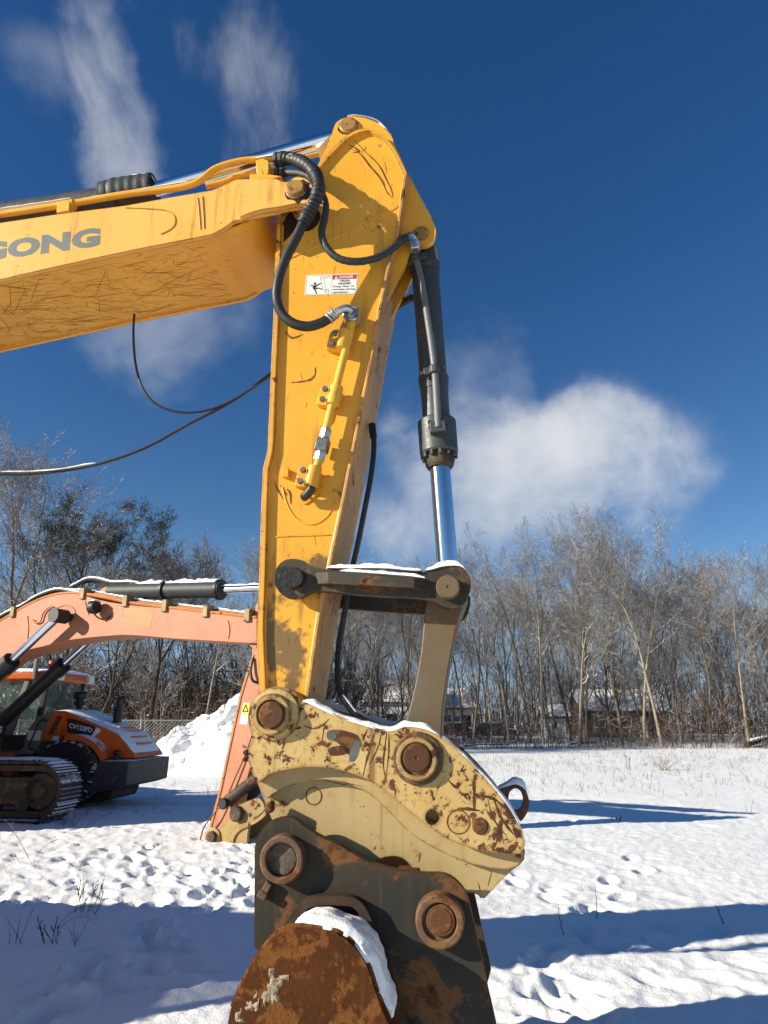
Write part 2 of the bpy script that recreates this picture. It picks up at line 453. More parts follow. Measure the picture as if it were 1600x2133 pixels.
# ------------------------------------------------------------------ sky
w = bpy.data.worlds.new('World'); sc.world = w; w.use_nodes = True
w.cycles.sampling_method = 'MANUAL'; w.cycles.sample_map_resolution = 512
g = G(w.node_tree)
for n in list(g.n): g.n.remove(n)
sky = g.node('ShaderNodeTexSky', sky_type='NISHITA')
sky.sun_disc = False; sky.sun_elevation = SUN_EL; sky.sun_rotation = math.atan2(-SDIR.x, -SDIR.y)
sky.air_density = 1.0; sky.dust_density = 0.0; sky.ozone_density = 1.6; sky.altitude = 60
tc = g.node('ShaderNodeTexCoord').outputs['Generated']
base_sky = g.node('ShaderNodeHueSaturation', {'Color': sky.outputs[0], 'Saturation': 1.36, 'Value': 0.76, 'Hue': 0.511}).outputs[0]
# pale winter air low over the ground
zdir = g.node('ShaderNodeSeparateXYZ', {0: tc}).outputs[2]
base_sky = g.mix(g.step(zdir, -0.02, 0.30, 0.75, 0.0), base_sky, (1.25, 2.75, 5.3, 1))
def vdir(px, py): return ray(px, py).normalized()
def cloud(px, py, rx, ry, tilt, stretch, nscale, lo, hi, strength, seed, soft=0.15, ero=0.55):
    """one cloud: an elliptical patch of the sky round a direction, broken up by streaked noise"""
    c = vdir(px, py); r = (vdir(px + 20, py) - c); r = (r - c * r.dot(c)).normalized(); u = r.cross(c).normalized()
    if u.z < 0: u = -u
    k = 1.0 / (F * ray(px, py).length)
    ca, sa = math.cos(R(tilt)), math.sin(R(tilt))
    r2, u2 = r * ca + u * sa, u * ca - r * sa
    dz = g.math('MAXIMUM', g.vmath('DOT_PRODUCT', tc, tuple(c), out=1), 0.05)
    a = g.math('DIVIDE', g.vmath('DOT_PRODUCT', tc, tuple(r2), out=1), dz)
    b = g.math('DIVIDE', g.vmath('DOT_PRODUCT', tc, tuple(u2), out=1), dz)
    sx, sy = rx * k, ry * k
    vec = g.node('ShaderNodeCombineXYZ', {0: a, 1: b, 2: seed}).outputs[0]
    warp = g.noise(g.map(vec, (5, 4, 1)), 1.0, 4, 0.55)
    nz = g.noise(g.map(vec, (stretch[0], stretch[1], 1)), nscale, 7, 0.60, 0.25)
    ea = g.math('POWER', g.math('DIVIDE', a, sx), 2.0); eb = g.math('POWER', g.math('DIVIDE', b, sy), 2.0)
    rad = g.math('ADD', g.math('SQRT', g.math('ADD', ea, eb)), g.math('MULTIPLY', g.math('SUBTRACT', warp, 0.5), 1.5))
    fall = g.step(rad, soft, 1.0, 1.0, 0.0)
    m = g.step(g.math('ADD', nz, g.math('MULTIPLY', g.math('SUBTRACT', fall, 0.5), ero)), lo, hi)
    return g.math('MULTIPLY', g.math('MULTIPLY', m, g.step(fall, 0.0, 0.35)), strength)
cl = [cloud(250, 275, 150, 320, 8, (1.7, 1.0), 6.0, 0.44, 0.98, 0.56, 1.3, 0.0, .50),
      cloud(275, 340, 120, 170, 0, (1.2, 1.0), 6.0, 0.42, 1.0, 0.40, 11.3, 0.0, .5),
      cloud(505, 170, 190, 290, -8, (1.7, 1.0), 6.0, 0.46, 1.0, 0.44, 4.1, 0.0, .50),
      cloud(1080, 985, 480, 255, 8, (1.1, 1.4), 4.0, 0.26, 0.86, 0.82, 7.7, 0.0, .50),
      cloud(1235, 925, 215, 160, 0, (1.2, 1.3), 5.0, 0.32, 0.82, 0.74, 2.2, 0.0, .50),
      cloud(960, 1090, 460, 200, 10, (1.2, 1.4), 4.0, 0.34, 0.92, 0.62, 3.2, 0.0, .45),
      cloud(410, 690, 380, 200, 15, (1.2, 1.3), 4.5, 0.46, 1.10, 0.40, 9.4, 0.0, .5),
      cloud(70, 120, 240, 190, -20, (1.2, 1.0), 4.5, 0.46, 1.10, 0.36, 5.5, 0.0, .5),
      cloud(1000, 770, 150, 230, 12, (1.5, 1.0), 6.0, 0.50, 1.15, 0.26, 6.6, 0.0, .5)]
tot = cl[0]
for c in cl[1:]:
    tot = g.math('SUBTRACT', g.math('ADD', tot, c), g.math('MULTIPLY', tot, c))
# the same thin cloud, scattered over the rest of the sky
oth = g.noise(g.map(tc, (1.3, 1.3, 3.0), loc=(3.1, 0.7, 0.2)), 1.6, 8, 0.58, 0.5)
oc_ = g.math('MULTIPLY', g.step(oth, 0.60, 0.85), 0.45)
ydir = g.node('ShaderNodeSeparateXYZ', {0: tc}).outputs[1]
oc_ = g.math('MULTIPLY', oc_, g.step(ydir, -0.1, 0.45, 1.0, 0.0))
tot = g.math('MAXIMUM', tot, oc_, clamp=True)
skyc = g.mix(tot, base_sky, (5.6, 5.75, 5.95, 1))
bg = g.node('ShaderNodeBackground', {'Color': skyc, 'Strength': 0.085})
out = g.node('ShaderNodeOutputWorld', {'Surface': bg.outputs[0]})

# ------------------------------------------------------------------ ground: one sheet of trodden snow out to the horizon
def gpt(px, py):
    r = ray(px, py); t = -CAM.z / r.z
    return CAM + r * t
rng = random.Random(7)
prints = []   # x, y, heading, length, depth
def trail(p0, p1, n, side=0.12, ln=0.30, dep=0.05, jit=0.04):
    a, b = gpt(*p0), gpt(*p1); d = (b - a); h = math.atan2(d.y, d.x)
    for i in range(n):
        t = (i + 0.5) / n; s = side if i % 2 else -side
        prints.append((a.x + d.x * t - math.sin(h) * s + rng.uniform(-jit, jit), a.y + d.y * t + math.cos(h) * s + rng.uniform(-jit, jit), h + rng.uniform(-.25, .25), ln, dep))
trail((60, 2125), (560, 1790), 9, dep=.075); trail((20, 2120), (340, 1930), 6, dep=.075, ln=.42); trail((330, 1930), (380, 2030), 3, dep=.07); trail((250, 2040), (420, 2030), 4, dep=.06); trail((560, 1790), (420, 1700), 7)
trail((300, 1900), (300, 1760), 5); trail((100, 1800), (540, 1830), 9); trail((240, 1760), (520, 1880), 6)
trail((1010, 1800), (1240, 1905), 6, dep=0.04); trail((1080, 2000), (1500, 1930), 7, dep=0.035)
trail((1060, 2110), (1340, 1780), 8, dep=0.05)
for (px, py) in ((1115, 1990), (1250, 1975), (1330, 1955), (1475, 1945), (1225, 2060), (1375, 2045), (1545, 2010), (1140, 2085), (1200, 2115)):
    p = gpt(px, py); prints.append((p.x, p.y, rng.uniform(2.3, 2.9), 0.36, 0.03))
for i in range(150):
    px, py = rng.uniform(-50, 620), rng.uniform(1690, 1885)
    p = gpt(px, py); prints.append((p.x, p.y, rng.uniform(0, 6.3), rng.uniform(.16, .34), rng.uniform(.02, .05)))
for i in range(70):
    px, py = rng.uniform(950, 1650), rng.uniform(1640, 2120)
    p = gpt(px, py); prints.append((p.x, p.y, rng.uniform(2.0, 3.0), rng.uniform(.2, .45), rng.uniform(.01, .03)))

ths = np.concatenate([np.linspace(-R(43), R(43), 470), np.linspace(R(43), 2 * np.pi - R(43), 62)[1:-1]])
rr = [0.9]
while rr[-1] < 130: rr.append(rr[-1] * (1.0085 if rr[-1] < 60 else 1.03))
rr += [170, 230, 320, 450, 700, 1100]
rr = np.array(rr)
TT, RRm = np.meshgrid(ths, rr)
X, Y = np.sin(TT) * RRm, np.cos(TT) * RRm
def ground_h(X, Y):
    r_ = np.sqrt(X * X + Y * Y)
    near = np.clip(1.25 - r_ / 60.0, 0.0, 1)
    z = 0.035 * fbm(X * 0.22, Y * 0.22, 3, 3)
    # wind-drawn ripples running towards the lower right, and lumps
    rot = R(-28); a = X * math.cos(rot) - Y * math.sin(rot); b = X * math.sin(rot) + Y * math.cos(rot)
    z = z + near * 0.015 * fbm(a * 0.9, b * 2.6, 4, 11, 0.5)
    lump = fbm(X * 3.2, Y * 3.2, 3, 21, 0.55)
    left = np.clip((-X + 0.3) / 1.5, 0.16, 1.0) * np.clip((Y - 6.2) / 1.5, 0.25, 1)
    z = z + near * 0.024 * left * np.abs(lump)
    z = z + near * 0.012 * fbm(X * 9, Y * 9, 2, 31)
    return z
Zg = ground_h(X, Y)
for (x, y, h, ln, dep) in prints:
    a = (X - x) * math.cos(h) + (Y - y) * math.sin(h); b = -(X - x) * math.sin(h) + (Y - y) * math.cos(h)
    e = (a / (ln * 0.5)) ** 2 + (b / (ln * 0.19 + 0.02)) ** 2
    Zg += np.where(e < 6, -dep * np.exp(-e ** 2 * 0.7) + 0.30 * dep * np.exp(-((np.sqrt(e) - 1.5) / 0.32) ** 2), 0)
# tyre ruts in front of the snow pile
for k in range(4):
    b = (Y - (15.2 + 1.1 * k)) - 0.04 * X
    Zg += np.where((X > -7) & (X < 3), -0.05 * np.exp(-(b / 0.17) ** 2), 0)
Zg *= np.clip((1200 - RRm) / 1000, 0, 1)
nT = len(ths); nR = len(rr)
verts = np.stack([X.ravel(), Y.ravel(), Zg.ravel()], 1)
idx = np.arange(nR * nT).reshape(nR, nT)
A = idx[:-1, :]; B = np.roll(idx, -1, 1)[:-1, :]; C_ = np.roll(idx, -1, 1)[1:, :]; D = idx[1:, :]
quads = np.stack([A.ravel(), B.ravel(), C_.ravel(), D.ravel()], 1)[:, ::-1]
def grid_obj(name, verts, quads, mat, extra=None, smooth=True):
    me = bpy.data.meshes.new(name)
    me.vertices.add(len(verts)); me.vertices.foreach_set('co', np.asarray(verts, np.float32).ravel())
    fl = np.asarray(quads, np.int32)
    me.loops.add(fl.size); me.loops.foreach_set('vertex_index', fl.ravel())
    me.polygons.add(len(fl)); k = fl.shape[1]
    me.polygons.foreach_set('loop_start', np.arange(0, fl.size, k, dtype=np.int32))
    if smooth: me.polygons.foreach_set('use_smooth', np.ones(len(fl), bool))
    me.materials.append(mat); me.update(calc_edges=True); me.validate()
    o = bpy.data.objects.new(name, me); col.objects.link(o); return o
vc = np.vstack([verts, [[0, 0, 0]]])
ground = grid_obj('ground', vc, quads, M['snow_ground']); ground['kind'] = 'structure'
tri = [(len(vc) - 1, int(idx[0, (i + 1) % nT]), int(idx[0, i])) for i in range(nT)]
bmg = bmesh.new(); bmg.from_mesh(ground.data); bmg.verts.ensure_lookup_table()
for t in tri:
    bmg.faces.new([bmg.verts[i] for i in t])
bmg.to_mesh(ground.data); bmg.free()
ground['label'] = 'trodden snow covering the open yard and field'

# snow pile: ploughed heap behind the machines
def pile_h(X, Y):
    cx, cy = -4.0, 27.5
    q = np.sqrt(((X - cx) / 5.3) ** 2 + ((Y - cy) / 5.6) ** 2)
    h = 3.35 * np.clip(1 - q, 0, 1) ** 0.9
    n = 0.55 * fbm(X * 0.55, Y * 0.55, 3, 51) + 0.16 * np.abs(fbm(X * 2.1 + Y, Y * 2.1, 3, 57))
    diag = 0.10 * fbm(X * 0.6 + Y * 0.5, (Y - X) * 2.2, 3, 59)
    return h + (n * 1.25 + diag * 3.6 + 0.09 * np.abs(fbm(X * 3.2, Y * 3.2, 4, 63))) * np.clip(h / 1.2, 0, 1) - 0.12
px_ = np.linspace(-10.5, 2.0, 190); py_ = np.linspace(20.5, 34, 170)
PX, PY = np.meshgrid(px_, py_)
PZ = pile_h(PX, PY)
pv = np.stack([PX.ravel(), PY.ravel(), PZ.ravel()], 1)
ii = np.arange(PX.size).reshape(PX.shape)
pq = np.stack([ii[:-1, :-1].ravel(), ii[:-1, 1:].ravel(), ii[1:, 1:].ravel(), ii[1:, :-1].ravel()], 1)
pile = grid_obj('snow_pile', pv, pq, M['snow_ground']); pile['kind'] = 'structure'
pile['label'] = 'ploughed snow heap with dry stalks behind the orange stick'

# ------------------------------------------------------------------ yellow excavator
FY = Frame(R(6.5), 3.3)
def Zm(ox, oy, s):
    return lambda *pts: [(ox + x / s, oy + y / s) for (x, y) in pts]
z1, z2, z3 = Zm(0, 220, 2.6667), Zm(500, 220, 3.4783), Zm(520, 540, 3.4783)
z4, z5 = Zm(520, 1040, 3.2), Zm(480, 1400, 2.4242)
def UZ(pts, d, fr=FY): return [fr.uz(p[0], p[1], d) for p in pts]
def offset_poly(pts, dist):
    """shift a closed or open polyline sideways (to its left)"""
    P = [Vector((p[0], p[1])) for p in pts]; out = []
    for i in range(len(P)):
        a, b = P[max(i - 1, 0)], P[min(i + 1, len(P) - 1)]
        t = (b - a); t = t.normalized() if t.length > 1e-9 else Vector((1, 0))
        out.append((P[i].x - t.y * dist, P[i].y + t.x * dist))
    return out
def circ(c, r, n=28, a0=0, a1=2 * math.pi):
    return [(c[0] + r * math.cos(a0 + (a1 - a0) * i / n), c[1] + r * math.sin(a0 + (a1 - a0) * i / n)) for i in range(n if abs(a1 - a0 - 2 * math.pi) < 1e-6 else n + 1)]

ex = thing('excavator', 'large yellow excavator in the foreground with its worn stick standing upright over the bucket', 'excavator', FY.W(-8.2, 0.2, 0))
# ---- stick
SW = 0.42                                    # stick width
left = UZ([(541, 1470), (535, 1330), (540, 1190), (543, 1080), (547, 977), (557, 937), (563, 793), (570, 637), (575, 464)], 0)
head = UZ([(575, 464), (604, 416), (640, 374), (667, 338), (700, 302), (730, 277), (762, 267), (795, 280), (818, 303), (839, 341), (848, 361)], 0)
right = UZ([(848, 361), (840, 421), (831, 487), (811, 562), (787, 683), (772, 770), (758, 835), (741, 925), (713, 1066), (691, 1171), (667, 1284), (653, 1384), (640, 1470)], 0)
stick = MB().prism(FY, offset_poly(left[::1], -0.004)[::1] + head[1:-1] + right, 0.026, 0.040).prism(FY, left + head[1:-1] + right, SW - 0.040, SW - 0.026).build('stick', M['stick'], ex, 0.003)
def strip(path, th): return list(path) + list(reversed(offset_poly(path, -th)))
MB().prism(FY, strip(left, 0.032), 0, SW).build('rear_cover_plate', M['yellow_worn'], stick, 0.004)
hp = smooth_path(head, 4, corners=(0, 10))
MB().prism(FY, strip(hp, 0.022), 0.0, SW).build('head_cover_plate', M['yellow_worn'], stick, 0.004)
MB().prism(FY, strip(right, 0.018), -0.002, SW).build('front_cover_plate', M['scuffed'], stick, 0.004)
ear = smooth_path(UZ([(662, 346), (690, 288), (696, 266), (704, 254), (724, 246), (750, 246), (787, 258), (816, 286), (821, 300), (842, 345), (800, 330), (720, 340)], 0.05), 4, closed=True, corners=(0, 9, 10, 11))
for d_ in (.045, SW - .09): MB().prism(FY, ear, d_, d_ + .045).build('pin_ear', M['yellow'], stick, 0.006)
pc = FY.uz(726, 262, 0.04)
m = MB(); m.lathe(FY.W(pc[0], 0.046, pc[1]), -FY.N, [(0, .058), (0.012, .058), (0.016, .05), (0.024, .045), (0.026, .02), (0.026, .001)])
m.cyl(FY.W(pc[0], 0.05, pc[1]), FY.W(pc[0], SW, pc[1]), .045); m.build('head_pin', M['pin_cap'], stick)
# bucket-cylinder ears on the front of the head
be = smooth_path(UZ([(846, 360), (862, 388), (884, 430), (904, 468), (908, 487), (902, 504), (886, 513), (868, 516), (855, 530), (842, 560), (824, 590), (800, 640), (790, 520), (835, 420)], 0.10), 4, closed=True, corners=(0, 12, 13, 11))
for d_ in (.09, SW - .125): MB().prism(FY, be, d_, d_ + .035).build('cylinder_ear', M['yellow'], stick, 0.006)
pc2 = FY.uz(877, 488, 0.09)
m = MB().lathe(FY.W(pc2[0], 0.092, pc2[1]), -FY.N, [(0, .044), (0.016, .044), (0.022, .038), (0.026, .01), (0.026, .001)], 24)
m.cyl(FY.W(pc2[0], 0.1, pc2[1]), FY.W(pc2[0], SW - .05, pc2[1]), .035); m.build('cylinder_pin', M['pin_cap'], stick)
# weld lines and doubler edges on the side plate
for path_, off_ in ((left, -.035), (right, -.021)):
    MB().tube([FY.W(u, .0255, z) for (u, z) in smooth_path(offset_poly(path_, off_), 4)], .0055, 6).build('flange_weld', M['yellow'], stick)
def weld(pts, r=0.004, d=0.025, closed=False): return [FY.W(u, d, z) for (u, z) in smooth_path(UZ(pts, d), 5, closed)]
for pts in ([(588, 1014), (598, 1050), (615, 1078), (640, 1092), (665, 1088), (686, 1070), (697, 1040)],
            [(572, 1118), (630, 1116), (688, 1114)], [(600, 540), (700, 494), (838, 425)], [(720, 490), (790, 455), (832, 428)]):
    MB().tube(weld(pts), 0.0042, 6).build('weld_bead', M['yellow'], stick)
for pts in ([(664, 836), (664, 862), (672, 885), (688, 880), (694, 850), (680, 830)], [(622, 990), (622, 1022), (632, 1050), (655, 1035), (668, 1010), (645, 985)],
            [(676, 690), (680, 720), (702, 748), (726, 742), (735, 716), (716, 690)]):
    MB().prism(FY, smooth_path(UZ(pts, .02), 5, closed=True), 0.018, 0.03).build('clamp_pad', M['yellow'], stick)
pq_ = UZ(z3((235, 1525), (240, 1505), (285, 1515), (282, 1582), (235, 1575)), 0.0)
MB().prism(FY, pq_, -0.005, 0.026).build('stop_lug', M['yellow'], stick, 0.003)

# pipe along the stick with clamps, couplings and bolts
PD = -0.035
def px3(pts, fr=FY): return [fr.at(*p) for p in pts]
pipe = smooth_path([tuple(FY.at(*p, PD)) for p in ((734, 668), (726, 706), (708, 776), (692, 842), (680, 893))], 6)
pipe2 = smooth_path([tuple(FY.at(*p, PD)) for p in ((664, 960), (659, 978), (654, 1000), (650, 1014))], 5)
MB().tube(pipe, 0.0215, 16).build('hydraulic_pipe', M['yellow_plain'], stick)
MB().tube(pipe2, 0.0225, 16).build('hydraulic_pipe', M['yellow_plain'], stick)
el = smooth_path([tuple(FY.at(*p)) for p in ((650, 1012, PD), (647, 1020, PD), (640, 1030, PD + .01), (633, 1036, PD + .03))], 6)
MB().tube(el, 0.023, 16).build('pipe_elbow', M['grease'], stick)
bolt_me = None
def bolt(u, d, z, parent, r=0.0125, h=0.014, mat=None, fr=FY):
    m = MB().lathe(fr.W(u, d, z), -fr.N, [(0, r * 1.0), (h * 0.75, r), (h, r * 0.8), (h, 0.001)], 10)
    return m.build('bolt', mat or M['bolt'], parent, smooth=30)
for (cx, cy, ang) in ((716, 708, -13), (697, 824, -13), (652, 993, -12)):
    c = FY.at(cx, cy, PD); ax = (FY.at(cx - 12, cy + 48, PD) - FY.at(cx, cy, PD)).normalized()
    m = MB(); m.tube([c - ax * 0.055, c + ax * 0.055], 0.036, 14)
    side = -FY.U
    m.beam(c + side * 0.045 - ax * 0.05 + FY.N * 0.03, c + side * 0.045 + ax * 0.05 + FY.N * 0.03, 0.05, 0.085, up=FY.U)
    m.beam(c - ax * 0.04 + FY.N * .03, c + ax * 0.04 + FY.N * .03, 0.06, 0.06, up=FY.U)
    m.build('pipe_clamp', M['yellow_plain'], stick, 0.004)
    for s in (-1, 1):
        p = c + side * 0.052 + ax * 0.030 * s
        bolt(FY.U.dot(p), FY.N.dot(p) - FY.c - 0.015, p.z, stick, 0.0155, 0.022)
# couplings
def along(a, b, t): return a + (b - a) * t
c0, c1 = FY.at(681, 893, PD), FY.at(664, 960, PD)
m = MB(); m.tube([along(c0, c1, .02), along(c0, c1, .30)], 0.030, 6); m.tube([along(c0, c1, .30), along(c0, c1, .36)], 0.024, 12); m.build('pipe_coupling', M['zinc'], stick, 0.002)
m = MB(); m.tube([along(c0, c1, .70), along(c0, c1, .76)], 0.026, 12); m.tube([along(c0, c1, .76), along(c0, c1, 1.0)], 0.030, 6)
m.build('pipe_coupling', M['zinc'], stick, 0.002)
MB().beam(along(c0, c1, .34), along(c0, c1, .72), 0.062, 0.062, up=FY.N).build('coupling_block', M['bolt'], stick, 0.003)
# flange at the pipe's head and the hose elbow on it
fc = FY.at(731, 655, PD)
m = MB(); m.prism(FY, UZ([(714, 662), (716, 641), (732, 637), (748, 643), (748, 664), (738, 670), (720, 668)], PD - .02), PD - .035, PD + .04)
m.build('flange_block', M['zinc'], stick, 0.006)
for (bx, by) in ((720, 655), (742, 648), (724, 664), (743, 660)):
    q = FY.uz(bx, by, PD - .035); bolt(q[0], PD - .036, q[1], stick, 0.011, 0.012, M['bolt'])
m = MB(); eb = smooth_path([tuple(FY.at(*p)) for p in ((688, 660, -.10), (700, 651, -.105), (711, 645, -.105), (722, 642, -.095), (731, 648, -.07))], 6)
m.tube(eb, 0.021, 14)
ff = smooth_path([tuple(FY.at(*p)) for p in ((683, 666, -.10), (692, 657, -.10), (701, 650, -.105))], 5)
m.tube(ff, lambda t: 0.030 + 0.0025 * (1 if int(t * 14) % 2 else -1), 16)
m.build('hose_fitting', M['zinc'], stick)

# danger decal
def decal_map(px0, px1, px2, d):
    """affine map: unit square corner (0,0)=px0 bottom left, (1,0)=px1, (0,1)=px2"""
    o, a, b = (FY.at(*p, d) for p in (px0, px1, px2))
    return o, a - o, b - o
o_, ea, eb_ = decal_map((634, 615), (743, 612), (638, 573), 0.0245)
ASP = ea.length / eb_.length
def dq(m, pts, mi, lift=0.0):
    P = [o_ + ea * (x / ASP) + eb_ * y - FY.N * lift for (x, y) in pts]
    tri = tessellate_polygon([[Vector((p[0], p[1], 0)) for p in pts]])
    m._add(P, [tuple(t) for t in tri], mi)
m = MB()
A_ = ASP
dq(m, [(0, 0), (A_, 0), (A_, 1), (0, 1)], 0)
for a, b in (((.03, .03), (A_ - .03, .05)), ((.03, .95), (A_ - .03, .97)), ((.03, .05), (.045, .95)), ((A_ - .045, .05), (A_ - .03, .95)), ((A_ * .505, .05), (A_ * .511, .95))):
    dq(m, [a, (b[0], a[1]), b, (a[0], b[1])], 3, .0006)
dq(m, [(A_ * .515, .74), (A_ - .06, .74), (A_ - .06, .945), (A_ * .515, .945)], 1, .0006)
dq(m, [(A_ * .555, .765), (A_ * .625, .765), (A_ * .59, .925)], 0, .0012)
dq(m, [(A_ * .585, .79), (A_ * .595, .79), (A_ * .595, .87), (A_ * .585, .87)], 1, .0018)
for (t, x, y, wd, s, mi, bo) in (('DANGER', .645, .785, .27, .125, 0, .02), ('CRUSH', .655, .615, .19, .10, 2, .02), ('HAZARD', .635, .475, .24, .10, 2, .02), ('Keep clear of', .535, .345, .40, .095, 2, .01), ('machine during', .535, .205, .425, .095, 2, .01), ('operation.', .535, .065, .30, .095, 2, .01)):
    vs, fs = text_mesh(t, (0, 0, 0), (1, 0, 0), (0, 1, 0), 1.0, bo)
    wx = max(v.x for v in vs); cap = .73
    vs = [o_ + ea * (x + v.x / wx * wd) + eb_ * (y + v.y / cap * s) - FY.N * 0.0013 for v in vs]
    m._add(vs, fs, mi)
# struck figure, falling backwards under the arm
dq(m, circ((.42, .56), .055, 12), 2, .0012)
for q in ([(.35, .30), (.44, .28), (.50, .44), (.42, .50), (.33, .42)], [(.40, .44), (.66, .58), (.69, .55), (.46, .40)], [(.22, .50), (.24, .46), (.36, .43), (.36, .48)],
          [(.42, .32), (.60, .36), (.61, .32), (.45, .26)], [(.58, .36), (.78, .28), (.76, .24), (.57, .31)], [(.38, .30), (.46, .26), (.52, .16), (.47, .15)], [(.48, .18), (.52, .18), (.54, .05), (.49, .05)]):
    dq(m, q, 2, .0012)
for q in ([(.62, .88), (.72, .90), (.80, .70), (.92, .22), (.86, .16), (.74, .40)], [(.80, .86), (1.05, .92), (1.04, .86), (.84, .80)], [(.88, .14), (1.06, .14), (1.02, .24), (.92, .26)]):
    for i in range(len(q)):
        a, b = Vector(q[i]), Vector(q[(i + 1) % len(q)]); n = (b - a).normalized().orthogonal() * .008
        dq(m, [tuple(a - n), tuple(b - n), tuple(b + n), tuple(a + n)], 3, .0012)
m.build('danger_decal', [M['white'], M['red'], M['ink'], M['faint']], stick, smooth=0, label='white danger sticker with red header and falling figure')

# scratches: thin bare strips on paint
def scratch_strips(lines, d, wmin=.0012, wmax=.003, seed=3, fr=FY, lift=0.0006):
    rg = random.Random(seed); m = MB()
    for pts in lines:
        P = [fr.W(u, d - lift, z) for (u, z) in pts]; k = len(P); w = rg.uniform(wmin, wmax); vs = []; fs = []
        for i, p in enumerate(P):
            t = (P[min(i + 1, k - 1)] - P[max(i - 1, 0)]).normalized(); s = t.cross(fr.N).normalized()
            ww = w * (0.25 + 0.75 * math.sin(math.pi * (i + .3) / (k - .4))) * rg.uniform(.6, 1.3)
            vs += [p - s * ww, p + s * ww]
        for i in range(k - 1): fs.append((2 * i, 2 * i + 1, 2 * i + 3, 2 * i + 2))
        m._add(vs, fs)
    return m
rs = random.Random(5); L_ = []
for pts in ([(737, 291), (760, 315), (790, 345), (806, 376), (816, 398), (819, 412)], [(728, 308), (750, 320), (770, 345), (795, 375), (806, 400), (817, 412)], [(726, 302), (740, 308), (748, 316), (735, 318)],
            [(606, 797), (628, 795), (648, 790), (656, 780), (657, 764)], [(594, 690), (608, 704), (632, 696)], [(583, 1010), (592, 1022), (598, 1032)], [(597, 1018), (604, 1026), (606, 1050)], [(572, 1005), (582, 1026), (590, 1040)]):
    L_.append(smooth_path(UZ(pts, .025), 4))
MB_ = scratch_strips(L_, 0.025, .0035, .0055, 3); 
MB_.build('deep_scratch', M['deep_scratch'], stick, smooth=0)['kind'] = 'stuff'
L_ = []
for i in range(110):
    y = rs.uniform(500, 1400) if i > 40 else rs.uniform(300, 620); t = (y - 460) / 1000
    x = rs.uniform(580 - 20 * max(t, 0), 800 - 140 * max(t, 0)) if y > 460 else rs.uniform(690, 825)
    ln = rs.choice([4, 6, 8, 14, 26]); a = rs.gauss(math.pi / 2 + .1, .35 if ln > 10 else .8)
    p = [(x + ln * math.cos(a) * k, y + ln * math.sin(a) * k + rs.uniform(-1, 1)) for k in (0, .5, 1)]
    L_.append(UZ(p, .025))
scratch_strips(L_, 0.025, .0005, .0014, 4).build('scratch', M['scratch'], stick, smooth=0)['kind'] = 'stuff'

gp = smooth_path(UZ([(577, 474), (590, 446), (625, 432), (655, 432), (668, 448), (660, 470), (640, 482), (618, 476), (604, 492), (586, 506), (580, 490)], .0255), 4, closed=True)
MB().prism(FY, gp, .0248, .03).build('grease_smear', M['grease'], stick, smooth=0)  # grease, with the shade under the boom ear painted in as black
# ---- boom (fork round the stick's head, long box to the left, elbow and foot out to the machine)
BD, BE = -0.125, 0.535
top_px = [(0, 464), (120, 446), (262, 428), (360, 410), (442, 396), (476, 381), (491, 374), (540, 372), (575, 372), (597, 380), (616, 368), (634, 370), (648, 380), (655, 397)]
bot_px = [(652, 412), (640, 426), (620, 431), (590, 436), (574, 441), (530, 449), (487, 460), (462, 478), (442, 488), (400, 497), (300, 516), (187, 540), (80, 564), (0, 582)]
tu, bu = UZ(top_px, BD), UZ(bot_px, BD)
foot_top = [(-5.35, 2.45), (-4.4, 3.45), (-3.6, 3.92), (-3.0, 4.05)]
foot_bot = [(-2.9, 3.05), (-3.5, 2.95), (-4.3, 2.45), (-5.2, 1.75), (-5.5, 1.7), (-5.6, 2.1)]
BOOM_LEFT_TOP, BOOM_LEFT_BOT = tu[0], bu[-1]
side = smooth_path(foot_top, 4) + tu
sl_t = (tu[2][1] - tu[0][1]) / (tu[2][0] - tu[0][0]); sl_b = (bu[-3][1] - bu[-1][1]) / (bu[-3][0] - bu[-1][0])
def ext_t(u): return tu[0][1] + sl_t * (u - tu[0][0])
def ext_b(u): return bu[-1][1] + sl_b * (u - bu[-1][0])
boom_out = smooth_path([(-6.0, 1.9), (-5.8, 2.2), (-4.9, 3.05), (-4.2, ext_t(-4.0) - .12), (-3.5, ext_t(-3.5))] , 4) + tu[0:] + bu + smooth_path([(-3.3, ext_b(-3.3)), (-3.9, ext_b(-3.8) - .14), (-4.6, 1.98), (-5.5, 1.58), (-5.8, 1.55)], 4)
ear_end = circ((tu[-1][0], tu[-1][1]), 0.01)
boom = MB().prism(FY, boom_out, BD, BD + 0.03).prism(FY, boom_out, BE - 0.03, BE).build('boom', M['boom'], ex, 0.004)
# box: underside, top plate, rounded end plate between the fork ears
under = [p for p in bu if p[0] < FY.uz(487, 460, BD)[0]]
under_w = []
for (u, z) in under: under_w.append((u, z + 0.012))
endp = [(under_w[0][0] + 0.07, under_w[0][1] + .01), (under_w[0][0] + 0.16, under_w[0][1] + .06), (under_w[0][0] + 0.215, under_w[0][1] + .16), (under_w[0][0] + 0.225, under_w[0][1] + .30), (under_w[0][0] + .20, under_w[0][1] + .42)]
low = [(-5.5, 1.62), (-4.6, 2.02), (-3.9, ext_b(-3.8) - .12), (-3.3, ext_b(-3.3) + .012)] + list(reversed(under_w)) + endp
low = smooth_path(low, 3)
low_in = [(p[0] , p[1]) for p in offset_poly(low, 0.02)]
MB().prism(FY, low + list(reversed(low_in)), BD + .031, BE - .031).build('boom_underside', M['yellow'], boom, 0.002)
topw = [(u, z - 0.012) for (u, z) in tu if u < FY.uz(480, 381, BD)[0]]
tp = [(-5.8, 2.16), (-4.9, 3.0), (-4.2, ext_t(-4.0) - .14), (-3.5, ext_t(-3.5) - .012)] + topw
